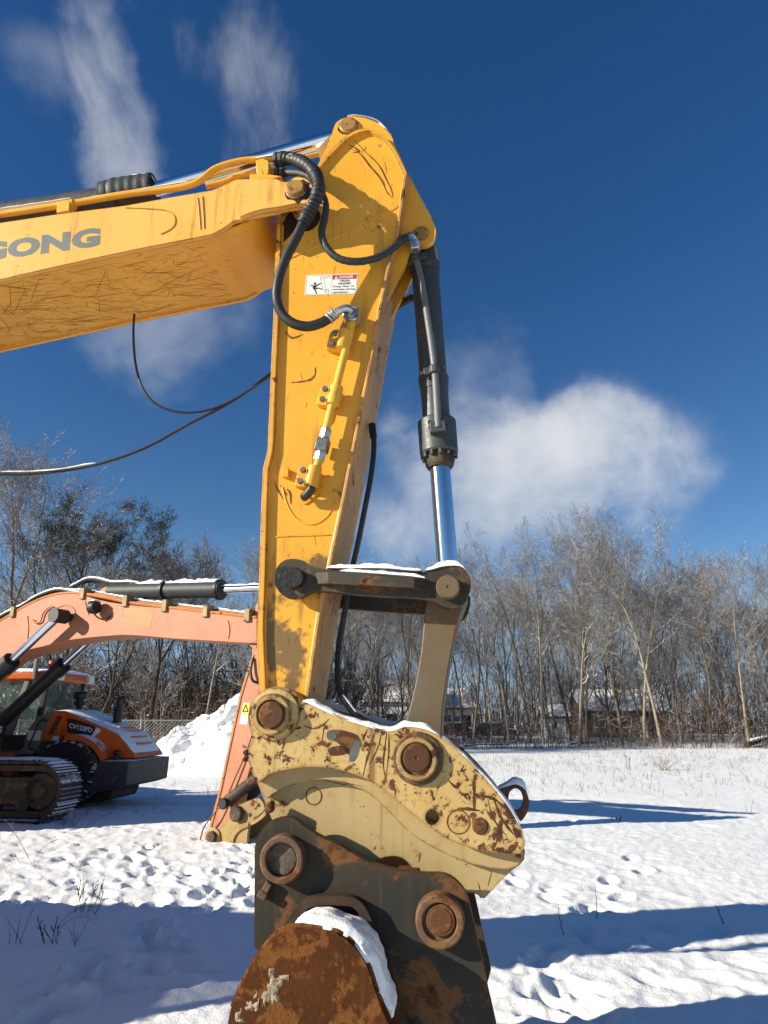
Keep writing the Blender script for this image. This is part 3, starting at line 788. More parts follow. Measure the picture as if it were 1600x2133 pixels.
MB().prism(FY, strip(tp, 0.02), BD + .031, BE - .031).build('boom_top_plate', M['yellow_worn'], boom, 0.002)
# proud boss plates on the fork ear
ear_px = [(487, 436), (494, 388), (520, 374), (552, 372), (575, 373), (597, 380), (616, 369), (634, 371), (648, 382), (654, 398), (651, 411), (640, 424), (618, 424), (590, 430), (540, 438), (500, 452)]
e1 = smooth_path(UZ(ear_px, BD - .03), 3, closed=True, corners=(0, 1, 15))
for d_ in (BD - .032, BE - .002): MB().prism(FY, e1, d_, d_ + .034).build('fork_ear', M['boom'], boom, 0.007)
bp = FY.uz(617, 396, BD - .03)
m = MB().lathe(FY.W(bp[0], BD - .031, bp[1]), -FY.N, [(0, .062), (.006, .062), (.010, .055), (.022, .050), (.028, .044), (.028, .001)])
m.cyl(FY.W(bp[0], BD, bp[1]), FY.W(bp[0], BE, bp[1]), .06); m.build('boom_pin', M['pin_cap'], boom)
rg_ = random.Random(2)
def smear(c, d, r0_, r1_, name, parent, squash=1.0):
    pts = smooth_path([(c[0] + rg_.uniform(r0_, r1_) * math.cos(a), c[1] + rg_.uniform(r0_, r1_) * math.sin(a) * squash) for a in np.linspace(0, 2 * math.pi, 22)[:-1]], 3, closed=True)
    MB().prism(FY, pts, d - .0008, d + .004).build(name, M['grease'], parent, smooth=0)
smear((bp[0] + .01, bp[1] - .008), BD - .032, .064, .088, 'grease_smear', boom)
smear((pc[0] - .005, pc[1]), .045, .052, .068, 'grease_smear', stick)
m = MB()
for pts in ([(262, 433), (320, 436), (350, 440), (364, 452), (364, 468), (352, 480), (335, 488)], [(412, 412), (415, 440), (418, 478)], [(422, 410), (424, 440), (426, 476)]):
    MB().tube([FY.W(u, BD - .001, z) for (u, z) in smooth_path(UZ(pts, BD), 5)], .0045, 6).build('boom_weld_bead', M['boom'], boom)
# maker's lettering on the boom side
bl, br, tl = FY.at(-166, 560, BD - .001), FY.at(208, 509, BD - .001), FY.at(-222, 535, BD - .001)
ex_ = (br - bl); ey_ = (FY.at(206, 473, BD - .001) - br)
vs, fs = text_mesh('LIUGONG', Vector((0, 0, 0)), Vector((1, 0, 0)), Vector((0, 1, 0)), 1.0, .06, 1.06)
wx = max(v.x for v in vs); hy = max(v.y for v in vs)
shr = 0.10
MB()._add([bl + ex_ * (v.x / wx) + ey_ * (v.y / hy) + ex_.normalized() * (v.y / hy * .012) for v in vs], fs).build('lettering', M['letter'], boom, smooth=0)
# underside scratches
rs = random.Random(11); m = MB()
def under_pt(t, w):
    """t along the underside from the fork (0) to the left frame edge (1)"""
    P = under_w; k = min(int(t * (len(P) - 1)), len(P) - 2); f = t * (len(P) - 1) - k
    u = P[k][0] + (P[k + 1][0] - P[k][0]) * f; z = P[k][1] + (P[k + 1][1] - P[k][1]) * f
    return u, z
ua, ub = under_w[0], under_w[-1]
segs = [(under_w[i], under_w[i + 1]) for i in range(len(under_w) - 1)]
def zunder(u):
    for (a, b) in segs:
        if b[0] <= u <= a[0]: return b[1] + (a[1] - b[1]) * (u - b[0]) / (a[0] - b[0])
    a, b = segs[-1]; return b[1] + (b[1] - a[1]) / (b[0] - a[0]) * (u - b[0])
for i in range(900):
    dens = rs.random() ** 2.2
    u = ub[0] - .85 + (ua[0] - ub[0] + .8) * dens; d = rs.uniform(BD + .05, BE - .05)
    ln = rs.choice([.03, .05, .09, .16, .25]); a = rs.gauss(.25, .35) if rs.random() < .8 else rs.uniform(0, 3.1)
    w = rs.uniform(.0005, .0015); P = []; cv = rs.uniform(-.10, .10)
    for k in range(5):
        uu = u + ln * (k / 4) * math.cos(a + cv * k / 4); dd = d + ln * (k / 4) * math.sin(a + cv * k / 4)
        if not (ub[0] - .9 < uu < ua[0] - .01 and BD + .035 < dd < BE - .035): break
        P.append(FY.W(uu, dd, zunder(uu) - .0012))
    if len(P) < 3: continue
    vs = []; fs = []
    for k, p in enumerate(P):
        t = (P[min(k + 1, len(P) - 1)] - P[max(k - 1, 0)]).normalized(); s = t.cross(Vector((0, 0, 1))).normalized()
        ww = w * math.sin(math.pi * (k + .4) / (len(P) - .2))
        vs += [p - s * ww, p + s * ww]
    for k in range(len(P) - 1): fs.append((2 * k, 2 * k + 1, 2 * k + 3, 2 * k + 2))
    m._add(vs, fs)
m.build('branch_scratch', M['deep_scratch'], boom, smooth=0)['kind'] = 'stuff'

# pipes along the boom's top edge
bt = smooth_path([tuple(FY.at(*p)) for p in ((-500, 512, -.03), (-120, 462, -.03), (0, 447, -.03), (150, 424, -.03), (260, 405, -.03), (395, 386, -.03), (420, 374, -.03), (448, 352, -.02), (500, 336, -.01), (540, 332, 0), (572, 331, 0.01))], 6)
MB().tube(bt, 0.020, 14).build('boom_pipe', M['yellow_plain'], boom)
bt2 = smooth_path([tuple(FY.at(*p)) for p in ((430, 388, .06), (470, 378, .06), (500, 366, .06), (540, 360, .06), (575, 362, .06))], 6)
MB().tube(bt2, 0.020, 14).build('boom_pipe', M['yellow_plain'], boom)
m = MB()
for (x, y) in ((140, 428), (-160, 470)):
    c = FY.at(x, y, -.03); t = (FY.at(x + 30, y - 4.5, -.03) - c).normalized()
    MB().tube([c - t * .05, c + t * .05], .031, 12).beam(c - Vector((0, 0, .04)) - t * .04, c - Vector((0, 0, .04)) + t * .04, .07, .07).build('boom_pipe_clamp', M['yellow_plain'], boom, .004)
c = FY.at(548, 345, 0.02)
m = MB(); m.prism(FY, UZ([(533, 352), (533, 334), (548, 330), (560, 335), (560, 356), (555, 372), (538, 372)], -.03), -.03, .10)
m.build('boom_pipe_clamp', M['yellow_plain'], boom, .004)
m = MB(); q = UZ([(524, 372), (524, 382), (570, 382), (590, 376), (560, 372)], -.1); m.prism(FY, q, BD - .01, .1); m.build('clamp_bracket', M['yellow'], boom, .003)

# stick cylinder along the boom's top
CD = 0.205
ca, cb = FY.at(-900, 590, CD), FY.at(700, 278, CD)
pA, pB, pC = FY.at(-300, 486, CD), FY.at(262, 410, CD), FY.at(722, 280, CD)
pm = FY.at(322, 396, CD)
MB().tube([pA, FY.at(240, 418, CD)], .078, 24).build('stick_cylinder', M['cylgrey'], boom)
wr = [pm + (pA - pm).normalized() * t for t in np.linspace(0.0, 0.34, 30)]
MB().tube(wr, lambda t: (.104 + .0022 * math.sin(t * 37) + .0015 * math.sin(t * 91)) * (1.0 if t < .8 else .93), 24).build('gland_wrap', M['sleeve'], boom)
wr2 = [FY.at(242, 416, CD) + (pA - pm).normalized() * t for t in np.linspace(-.02, .35, 12)]
MB().tube(wr2, .084, 24).build('barrel_sleeve', M['sleeve'], boom)
MB().tube([pm, pC], .046, 28).build('cylinder_rod', M['chrome'], boom)
MB().tube([FY.at(330, 398, .46), FY.at(560, 345, .42), FY.at(676, 318, .42)], .018, 10).build('far_boom_pipe', M['yellow_plain'], boom)
m = MB(); m.tube([FY.at(545, 497, .47), FY.at(577, 497, .47)], .022, 10); m.build('far_pipe_stub', M['yellow_plain'], boom)

# hoses
def hose(pts, r, name, mat, parent, n=14, sub=8, rf=None):
    P = smooth_path([tuple(FY.at(*p)) for p in pts], sub)
    return MB().tube(P, rf or r, n).build(name, mat, parent)
hose([(584, 330, 0.01), (605, 331, -.02), (628, 338, -.08), (648, 352, -.14), (661, 372, -.18), (664, 395, -.19), (655, 422, -.19), (642, 445, -.185), (630, 467, -.18)], 0, 'hose_wrap', M['rubber'], ex, 18, 14,
     lambda t: .036 + .0035 * math.sin(t * 150) + .003 * math.sin(t * 31))
hose([(634, 460, -.18), (618, 494, -.175), (595, 540, -.17), (580, 585, -.165), (577, 625, -.15), (588, 654, -.13), (610, 673, -.12), (640, 680, -.11), (668, 673, -.105), (690, 660, -.10)], .0265, 'hose', M['rubber'], ex, 16)
hose([(584, 362, .06), (610, 360, .02), (640, 366, -.04), (664, 392, -.10), (678, 425, -.12), (676, 455, -.125), (670, 485, -.13), (680, 515, -.125), (705, 538, -.115), (740, 545, -.10), (785, 537, -.06), (820, 515, -.01), (846, 494, .03), (856, 491, .06)], .021, 'hose', M['sleeve'], ex, 14, 8,
     lambda t: .0205 + .0008 * math.sin(t * 420))
m = MB(); c = FY.at(580, 332, .01); t = (FY.at(600, 331, .0) - c).normalized()
for k, (a, r) in enumerate(((-.02, .043), (.015, .046))): m.tube([c + t * a, c + t * (a + .022)], r, 8)
c2 = FY.at(582, 362, .06)
for k, (a, r) in enumerate(((-.02, .040), (.015, .043))): m.tube([c2 + t * a, c2 + t * (a + .022)], r, 8)
m.build('hose_flange', M['cylgrey'], ex, .003)
m = MB(); m.prism(FY, UZ([(851, 500), (866, 496), (876, 508), (873, 522), (856, 524)], .06), .03, .11); m.build('hose_flange', M['zinc'], ex, .006)
m = MB(); m.tube(smooth_path([tuple(FY.at(*p)) for p in ((846, 494, .03), (856, 490, .055), (861, 496, .07), (862, 506, .07))], 6), .021, 12); m.build('hose_fitting', M['zinc'], ex)
hose([(815, 642, .47), (835, 633, .38), (858, 620, .30)], .022, 'hose', M['sleeve'], ex, 12)
# slack cables under the boom and down the front
hose([(280, 655, .30), (278, 690, .3), (283, 760, .32), (298, 810, .34), (325, 842, .36), (370, 858, .38), (420, 857, .40), (470, 841, .42), (520, 812, .44), (563, 782, .45), (600, 750, .45)], .0075, 'cable', M['rubber'], ex, 8)
hose([(-500, 880, .2), (-150, 968, .24), (0, 987, .28), (100, 984, .30), (200, 968, .32), (300, 934, .36), (400, 880, .40), (480, 838, .43), (563, 779, .46), (600, 748, .46)], .009, 'cable', M['rubber'], ex, 8)
rope = [(776, 890, .22), (779, 930, .2), (773, 990, .18), (758, 1070, .17), (744, 1140, .17), (730, 1200, .17), (719, 1270, .16), (708, 1330, .15), (703, 1385, .14), (706, 1430, .11), (722, 1466, .06), (745, 1492, .03), (772, 1506, .02), (800, 1520, .06)]
P = smooth_path([tuple(FY.at(*p)) for p in rope], 22)
MB().tube(P, lambda t: .0145 + .0022 * math.sin(t * 900), 8).build('front_hose', M['rubber'], ex)
m = MB(); m.tube([FY.at(775, 884, .22), FY.at(778, 912, .21)], .02, 8); m.build('hose_fitting', M['black'], ex)
hose([(722, 1240, .22), (716, 1300, .2), (707, 1350, .19), (702, 1400, .18), (704, 1440, .17)], .010, 'cable', M['rubber'], ex, 8)

# ---- bucket cylinder
KD = SW / 2
def kp(x, y, d=KD): return FY.at(x, y, d)
k0, k1 = kp(880, 488), kp(935, 1215)
kax = (k1 - k0).normalized(); KL = (k1 - k0).length
def kz(y):
    """point of the cylinder's axis seen at photo row y"""
    lo, hi = 0.0, 1.0
    for _ in range(40):
        mid = (lo + hi) / 2; p = k0 + (k1 - k0) * mid - CAM
        yy = H0 / 2 - F * p.dot(UPV) / p.dot(FWD)
        if yy < y: lo = mid
        else: hi = mid
    return k0 + (k1 - k0) * lo
def kr(y, wpx):
    p = kz(y) - CAM; return wpx / 2 / F * p.dot(FWD)
cyl = MB().tube([kz(552), kz(790), kz(790.5), kz(815), kz(815.5), kz(882)], [kr(620, 57), kr(790, 57), kr(790, 60), kr(815, 60), kr(815, 57), kr(880, 57)], 40).build('bucket_cylinder', M['cylgrey'], ex, 0)
MB().tube([kz(520), kz(552), kz(560), kz(572)], [kr(540, 46), kr(540, 52), kr(560, 64), kr(572, 60)], 32).build('barrel_collar', M['cylgrey'], cyl)
eyec = k0
MB().tube([eyec - FY.N * .085, eyec + FY.N * .085], .075, 28).build('cylinder_eye', M['cylgrey'], cyl)
MB().tube([kz(876), kz(880), kz(944), kz(948)], [kr(880, 72), kr(880, 80), kr(944, 80), kr(946, 74)], 40).build('gland', M['cylgrey'], cyl, .003)
MB().tube([kz(944), kz(955), kz(968), kz(976)], [kr(955, 56), kr(955, 60), kr(968, 60), kr(976, 52)], 40).build('gland_nose', M['link'], cyl, .003)
MB().tube([kz(968), kz(1205)], kr(1050, 43), 40).build('rod', M['chrome'], cyl)
ga = kax.orthogonal().normalized(); gb = kax.cross(ga)
for i in range(12):
    an = 2 * math.pi * (i + .5) / 12; c = kz(946) + (ga * math.cos(an) + gb * math.sin(an)) * kr(946, 68)
    MB().tube([c - kax * .01, c + kax * .028], .012, 8).build('gland_bolt', M['cylgrey'], cyl)
fr_ = -FY.N
def on_barrel(y, ang, rad):
    """point beside the barrel: ang from facing the viewer (0) towards +U"""
    rdir = (fr_ - kax * fr_.dot(kax)).normalized(); sdir = kax.cross(rdir); sdir = sdir if sdir.dot(FY.U) > 0 else -sdir
    return kz(y) + (rdir * math.cos(ang) + sdir * math.sin(ang)) * rad
tb = smooth_path([tuple(on_barrel(y, a, r)) for (y, a, r) in ((512, -.75, .11), (545, -.55, .112), (580, -.30, .115), (700, -.02, .115), (790, .10, .115), (860, .08, .122), (912, .05, .135))], 6)
MB().tube(tb, .0185, 12).build('cylinder_tube', M['tubegrey'], cyl)
for (y, a) in ((558, -.42), (792, .10)):
    m = MB(); m.tube([kz(y - 5), kz(y + 5)], kr(y, 64), 32); c = on_barrel(y, a, .118)
    m.tube([c - kax * .022, c + kax * .022], .032, 10)
    for s in (-.32, .36):
        c = on_barrel(y, a + s, .105); m.beam(c - kax * .02, c + kax * .02, .05, .03, up=fr_)
    m.build('tube_clamp', M['cylgrey'], cyl, .003)
for (y, a) in ((558, -.05), (790, .45), (795, -.55)): 
    c = on_barrel(y, a, .112); MB().tube([c, c + fr_ * .02], .010, 8).build('clamp_bolt', M['pin_rust'], cyl)
m = MB(); c = on_barrel(910, .05, .12); m.beam(c - kax * .03, c + kax * .03, .085, .05, up=fr_); m.build('port_block', M['cylgrey'], cyl, .004)
for (y, a) in ((899, -.28), (909, -.28), (899, .38), (909, .38)):
    c = on_barrel(y, a, .125); MB().tube([c, c + fr_ * .022], .0095, 8).build('port_bolt', M['black'], cyl)

# ---- side links ("dog bone" pair) with snow on the top edge
lk_px = z4((165, 520), (175, 470), (205, 425), (250, 400), (310, 398), (360, 410), (410, 445), (460, 460), (560, 466), (700, 470), (900, 474), (1060, 484), (1130, 486), (1190, 482), (1250, 465), (1310, 452), (1380, 450), (1430, 470), (1470, 520), (1476, 560), (1465, 620), (1440, 680), (1400, 715), (1340, 728), (1290, 715), (1240, 690), (1190, 668), (1100, 655), (900, 645), (700, 632), (520, 615), (420, 612), (370, 640), (320, 656), (250, 655), (200, 620), (170, 570))
LD = -0.075
lk = smooth_path(UZ(lk_px, LD), 2, closed=True)
link = MB().prism(FY, lk, LD, LD + .05).build('side_link', M['link'], ex, .006)
dlt = SW + .10
MB().prism(FY, lk, LD + dlt, LD + dlt + .05).build('side_link', M['link'], ex, .006)
bar = UZ(z4((438, 520), (445, 488), (520, 482), (1190, 520), (1190, 600), (1090, 585), (520, 560), (440, 562)), LD - .03)
bb = UZ(z4((440, 490), (520, 482), (1100, 515), (1190, 530), (1190, 612), (1090, 590), (520, 562), (440, 566)), LD - .045)
def frus(px_base, d_base, px_top, d_top):
    b_ = [FY.at(*p, d_base) for p in z4(*px_base)]; t_ = [FY.at(*p, d_top) for p in z4(*px_top)]
    return MB().hexa(b_ + t_)
frus([(436, 568), (1192, 622), (1192, 530), (436, 486)], LD + .002, [(520, 562), (1098, 592), (1098, 524), (520, 484)], LD - .05).build('link_rib', M['link'], link, .004)
l1, l2 = FY.uz(*z4((290, 522))[0], LD), FY.uz(*z4((1322, 580))[0], LD)
l1b, l2b = FY.uz(*z4((287, 518))[0], LD - .05), FY.uz(*z4((1322, 580))[0], LD - .06)
MB().lathe(FY.W(l1b[0], LD + .002, l1b[1]), -FY.N, [(0, .050), (.040, .050), (.046, .045), (.046, .001)], 32).cyl(FY.W(l1[0], LD, l1[1]), FY.W(l1[0], LD + dlt + .09, l1[1]), .048).build('link_pin', M['grease'], link, 0)
MB().lathe(FY.W(l2b[0], LD + .002, l2b[1]), -FY.N, [(0, .055), (.050, .055), (.056, .050), (.056, .008), (.052, .005), (.052, .001)], 32).cyl(FY.W(l2[0], LD, l2[1]), FY.W(l2[0], LD + dlt + .09, l2[1]), .052).build('link_pin', M['hlink'], link, 0)
g1 = smooth_path(UZ(z4((168, 520), (185, 460), (240, 450), (300, 480), (320, 560), (290, 610), (310, 650), (250, 652), (200, 618), (172, 570)), LD - .002), 4, closed=True)
MB().prism(FY, g1, LD - .003, LD + .01).build('grease_smear', M['grease'], link)

# ---- bucket link (single box link in the middle)
hl_px = [(886, 1270), (897, 1228), (938, 1192), (974, 1226), (966, 1260), (955, 1290), (942, 1350), (930, 1420), (922, 1480), (920, 1520), (912, 1590), (868, 1618), (828, 1585), (838, 1530), (852, 1480), (866, 1420), (878, 1350)]
hl = smooth_path(UZ(hl_px, .06), 4, closed=True)
MB().prism(FY, hl, .06, SW - .06).build('bucket_link', M['hlink'], ex, .010)

# ---- quick coupler under the stick
QD = -0.085
up_px = z5((90, 215), (92, 260), (103, 300), (112, 340), (97, 370), (86, 430), (100, 480), (120, 530), (140, 560), (200, 517), (300, 490), (400, 481), (520, 487), (640, 522), (720, 560), (800, 620), (880, 690), (960, 750), (1030, 800), (1100, 845), (1200, 885), (1330, 912), (1462, 918), (1486, 880), (1480, 820), (1450, 755), (1400, 670), (1330, 578), (1240, 478), (1170, 408), (1120, 366), (1060, 318), (1000, 288), (940, 274), (880, 272), (820, 292), (760, 287), (700, 271), (620, 246), (560, 225), (480, 190), (420, 160), (380, 140), (340, 122), (300, 88), (250, 73), (200, 78), (150, 102), (110, 150))
upo = smooth_path(UZ(up_px, QD), 2, closed=True, corners=(4, 8, 22))
hc = FY.uz(*z5((1020, 735))[0], QD); hr = 32 / 2.4242 * 0.00225
mid_px = z5((128, 540), (160, 615), (190, 640), (210, 620), (300, 575), (420, 545), (520, 548), (620, 575), (700, 615), (780, 685), (880, 790), (960, 850), (1060, 905), (1160, 950), (1280, 985), (1400, 998), (1440, 988), (1484, 950), (1488, 900), (1300, 880), (1000, 740), (700, 500), (400, 440), (200, 470))
low_px = z5((130, 540), (160, 620), (185, 690), (215, 755), (300, 860), (500, 960), (700, 985), (722, 962), (760, 940), (810, 929), (860, 935), (895, 960), (930, 1005), (1050, 1040), (1172, 1085), (1186, 1112), (1245, 1122), (1262, 1140), (1284, 1142), (1300, 1124), (1420, 1002), (1462, 972), (1482, 945), (1470, 880), (1300, 860), (1000, 700), (700, 480), (400, 430), (200, 470))
mido = smooth_path(UZ(mid_px, QD + .05), 2, closed=True, corners=(0, 1, 16, 17, 18, 19, 23))
lowo = smooth_path(UZ(low_px, QD + .09), 2, closed=True, corners=(0, 3, 4, 5, 6, 12, 13, 14, 15, 17, 18, 20, 22, 23))
coup = MB().prism(FY, upo, QD, QD + .095, holes=[circ(hc, hr, 20)]).build('quick_coupler', M['cream'], ex, .006)
MB().prism(FY, mido, QD + .05, QD + .10).build('curved_step', M['cream_low'], coup, .005)
MB().prism(FY, lowo, QD + .09, QD + .12).build('lower_cheek', M['cream_low'], coup, .004)
FQ = SW + .085
MB().prism(FY, upo, FQ - .06, FQ).build('far_cheek', M['cream'], coup, .004)
MB().prism(FY, lowo, FQ - .092, FQ - .0605).build('far_lower_cheek', M['cream_low'], coup, .004)
# inner web joining the cheeks
web = smooth_path(UZ(z5((330, 300), (600, 330), (760, 380), (900, 560), (1100, 690), (1330, 720), (1400, 760), (1380, 860), (1200, 840), (1000, 760), (800, 590), (600, 450), (350, 420)), .1), 2, closed=True)
MB().prism(FY, web, QD + .07, FQ - .07).build('coupler_web', M['cream_low'], coup)
def boss(px, d, rings, parent, name, mat):
    c = FY.uz(px[0], px[1], d); m = MB(); m.lathe(FY.W(c[0], d + .002, c[1]), -FY.N, rings, 40); return m.build(name, mat, parent, .003), c
p1 = z5((215, 215))[0]; p2 = z5((945, 435))[0]
boss(z5((225, 212))[0], QD, [(0, .118), (.014, .116), (.017, .110), (.017, .001)], coup, 'pin_boss', M['cream'])
boss(z5((210, 214))[0], QD - .017, [(0, .094), (.020, .092), (.026, .086), (.026, .064), (.016, .062), (.016, .001)], coup, 'pin_boss', M['cream'])
boss(p1, QD - .03, [(0, .058), (.028, .058), (.033, .053), (.033, .006), (.030, .004), (.030, .001)], coup, 'stick_pin', M['pin_rust'])
boss(z5((948, 436))[0], QD, [(0, .112), (.014, .110), (.018, .104), (.018, .001)], coup, 'pin_boss', M['boss_rust'])
boss(z5((942, 438))[0], QD - .017, [(0, .092), (.018, .090), (.022, .085), (.022, .068), (.006, .066), (.006, .001)], coup, 'pin_boss', M['cream'])
boss(z5((942, 432))[0], QD - .02, [(0, .060), (.020, .060), (.024, .055), (.024, .006), (.020, .004), (.020, .001)], coup, 'link_pin', M['pin_rust'])
c = FY.uz(*p1, QD); MB().cyl(FY.W(c[0], QD, c[1]), FY.W(c[0], FQ, c[1]), .062).build('pin_shaft', M['pin_rust'], coup)
c = FY.uz(*p2, QD); MB().cyl(FY.W(c[0], QD, c[1]), FY.W(c[0], FQ, c[1]), .062).build('pin_shaft', M['pin_rust'], coup)
boss(z5((1262, 778))[0], QD, [(0, .034), (.004, .034), (.009, .030), (.009, .001)], coup, 'plug', M['pin_rust'])
for (px, d, r) in ((z5((1150, 756))[0], QD, .0465), (z5((420, 626))[0], QD + .09, .0355)):
    c = FY.uz(px[0], px[1], d)
    P = [FY.W(c[0] + r * math.cos(a), d, c[1] + r * math.sin(a)) for a in np.linspace(0, 2 * math.pi, 33)]
    MB().tube(P, .0032, 6).build('plug_weld', M['scratch'], coup)
# maker's emblem, peeled down to rust and primer
m = MB()
for q, mi in ((((490, 300), (540, 290), (600, 302), (640, 318), (655, 345), (640, 372), (618, 395), (602, 420), (580, 402), (560, 372), (520, 345), (492, 325)), 0), (((490, 390), (540, 372), (590, 380), (600, 405), (560, 420), (510, 420)), 0),
              (((488, 305), (525, 300), (535, 330), (510, 345), (490, 335)), 1), (((600, 420), (615, 380), (640, 340), (655, 350), (648, 400), (630, 445), (605, 452)), 1)):
    pts = smooth_path(UZ(z5(*q), QD), 3, closed=True); m.prism(FY, pts, QD - (.0006 if mi == 0 else .0012), QD + .002, mi=mi)
m.build('emblem_patch', [M['pin_rust'], M['peel']], coup)
# long scrapes down to rust on the coupler
rs = random.Random(21); L_ = []
for pts in ([(690, 290), (668, 340), (690, 300)], [(730, 300), (715, 350), (690, 440), (670, 520)], [(765, 300), (745, 380), (700, 470)], [(790, 300), (780, 380), (772, 470), (790, 560)], [(800, 310), (800, 400), (785, 540)], [(480, 250), (470, 300), (460, 370)],
            [(370, 270), (420, 285), (470, 265), (500, 235)], [(370, 240), (405, 210)], [(1180, 470), (1165, 500), (1190, 490)], [(1100, 545), (1140, 580), (1165, 560)], [(1230, 540), (1232, 700)], [(1130, 700), (1180, 690), (1260, 700)], [(1300, 640), (1320, 720), (1360, 790), (1400, 830)], [(1330, 640), (1370, 740), (1430, 820)], [(1250, 620), (1330, 640), (1400, 700)]):
    L_.append(smooth_path(UZ(z5(*pts), QD), 4))
scratch_strips(L_, QD, .003, .008, 8).build('rust_scrape', M['pin_rust'], coup, smooth=0)['kind'] = 'stuff'
L_ = []
for pts in ([(1180, 1060), (1260, 1050), (1330, 1030)], [(1220, 1090), (1290, 1060), (1350, 1050)], [(1250, 1060), (1262, 1110)], [(960, 910), (950, 960)], [(470, 545), (560, 565), (590, 570)], [(1320, 1000), (1300, 1080)], [(400, 545), (470, 540)]):
    L_.append(smooth_path(UZ(z5(*pts), QD + .09), 4))
scratch_strips(L_[2:], QD + .0895, .0010, .003, 9).build('rust_scrape', M['pin_rust'], coup, smooth=0)['kind'] = 'stuff'
# lifting eye at the coupler's nose
ro = smooth_path(UZ(z5((1340, 590), (1385, 580), (1440, 568), (1485, 590), (1505, 640), (1502, 690), (1482, 730), (1462, 748), (1440, 715), (1410, 690), (1350, 640)), .2), 4, closed=True, corners=(0, 10))
rc = UZ(z5((1440, 640)), .2)[0]
hl_ = [(rc[0] + .034 * math.cos(a), rc[1] + .047 * math.sin(a)) for a in np.linspace(0, 2 * math.pi, 25)[:-1]]
MB().prism(FY, ro, .17, .215, holes=[hl_]).build('lifting_eye', M['boss_rust'], coup, .010, seg=3)
# locking block seen in the hook, and small knob at the back edge
m = MB(); m.prism(FY, UZ(z5((600, 960), (960, 960), (960, 1060), (600, 1060)), .12), .0, SW).build('lock_bar', M['pin_rust'], coup, .004)
m = MB()
for (x, y, r) in ((86, 405, .012), (90, 425, .009), (80, 440, .010), (200, 690, .018), (205, 668, .014)):
    c = FY.uz(*z5((x, y))[0], QD + .03); m.lathe(FY.W(c[0], QD + .05, c[1]), -FY.N, [(0, r), (.05, r), (.055, r * .6), (.055, .001)], 8)
m.build('grease_fitting', M['pin_rust'], coup)['kind'] = 'stuff'

# ------------------------------------------------------------------ bucket held by the coupler
bk = thing('bucket', 'rust brown digging bucket with snow on its back hanging in the cream coupler', 'bucket', FY.W(-0.15, 0.2, 0))
ED = QD - .055
ear_px = z5((122, 905), (130, 850), (160, 795), (210, 747), (280, 733), (330, 743), (360, 768), (400, 798), (470, 840), (560, 880), (640, 930), (700, 962), (800, 992), (900, 1010), (1000, 1019), (1060, 1019), (1112, 1035), (1160, 1075), (1192, 1120), (1212, 1190), (1260, 1400), (1300, 1590), (1345, 1790))
eu = UZ(ear_px, ED)
eo = smooth_path(eu, 2) + [(eu[-1][0] - .02, eu[-1][1] - .06), (eu[-1][0] - .2, eu[-1][1] - .12), (-0.35, 0.30), (-0.62, 0.55), UZ(z5((120, 1390)), ED)[0]]
MB().prism(FY, eo, ED, ED + .05).build('ear_plate', M['bucket'], bk, .008)
FE = SW + .09
MB().prism(FY, eo, FE, FE + .05).build('ear_plate', M['bucket'], bk, .008)
def bboss(px, d, rings, name, mat):
    c = FY.uz(px[0], px[1], d); return MB().lathe(FY.W(c[0], d + .002, c[1]), -FY.N, rings, 40).build(name, mat, bk, .004)
bboss(z5((275, 935))[0], ED, [(0, .095), (.060, .092), (.064, .089), (.064, .068), (.061, .066), (.01, .066), (.01, .001)], 'ear_boss', M['boss_rust'])
bboss(z5((262, 940))[0], ED - .022, [(0, .066), (.012, .065), (.015, .05), (.012, .03), (.016, .001)], 'mud_plug', M['mud'])
bboss(z5((1060, 1240))[0], ED, [(0, .100), (.065, .096), (.069, .093), (.069, .068), (.050, .066), (.050, .001)], 'ear_boss', M['boss_rust'])
bboss(z5((1063, 1250))[0], ED - .045, [(0, .059), (.014, .059), (.019, .054), (.019, .045), (.022, .043), (.022, .001)], 'ear_pin', M['pin_rust'])
c = [FY.at(*z5(p)[0], ED - .02) for p in ((200, 1060), (165, 1125))]
MB().beam(c[0], c[1], .03, .03).beam(along(c[0], c[1], .7), along(c[0], c[1], 1.25), .042, .04).build('keeper_bolt', M['boss_rust'], bk, .005)
# shell: side plates and the curved back
BN, BF = -0.41, 0.68
prof_px = z5((0, 1705), (62, 1560), (140, 1430), (200, 1358), (240, 1322), (300, 1296), (400, 1300), (500, 1312), (560, 1335), (610, 1375), (650, 1420), (690, 1490), (740, 1640), (800, 1785))
pu = smooth_path(UZ(prof_px, BN), 4)
pu = [(-0.98, 0.30), (-0.96, 0.45), (-.88, .62)] + [p for p in pu if p[0] > -.80] if pu[0][0] > -.80 else pu
le, re_ = pu[0], pu[-1]
bott = [(re_[0] + .02, re_[1] - .12), (re_[0] - .02, .22), (re_[0] - .08, .10), (re_[0] - .18, .06), (-.70, .06), (le[0] - .06, .16), (le[0] - .05, .28)]
full = pu + bott
MB().prism(FY, full, BN, BN + .03).build('side_plate', M['rust'], bk, .014, seg=3)
MB().prism(FY, full, BF - .03, BF).build('side_plate', M['rust'], bk, .012)
MB().tube([FY.W(u, BN + .030, z) for (u, z) in offset_poly(pu[::2], .002)], .010, 6).build('plate_weld', M['rust'], bk)
inn = offset_poly(pu, -.03)
MB().prism(FY, [(p[0], p[1] - .004) for p in pu] + list(reversed(inn)), BN + .031, BF - .031).build('back_shell', M['bucket'], bk, .004)
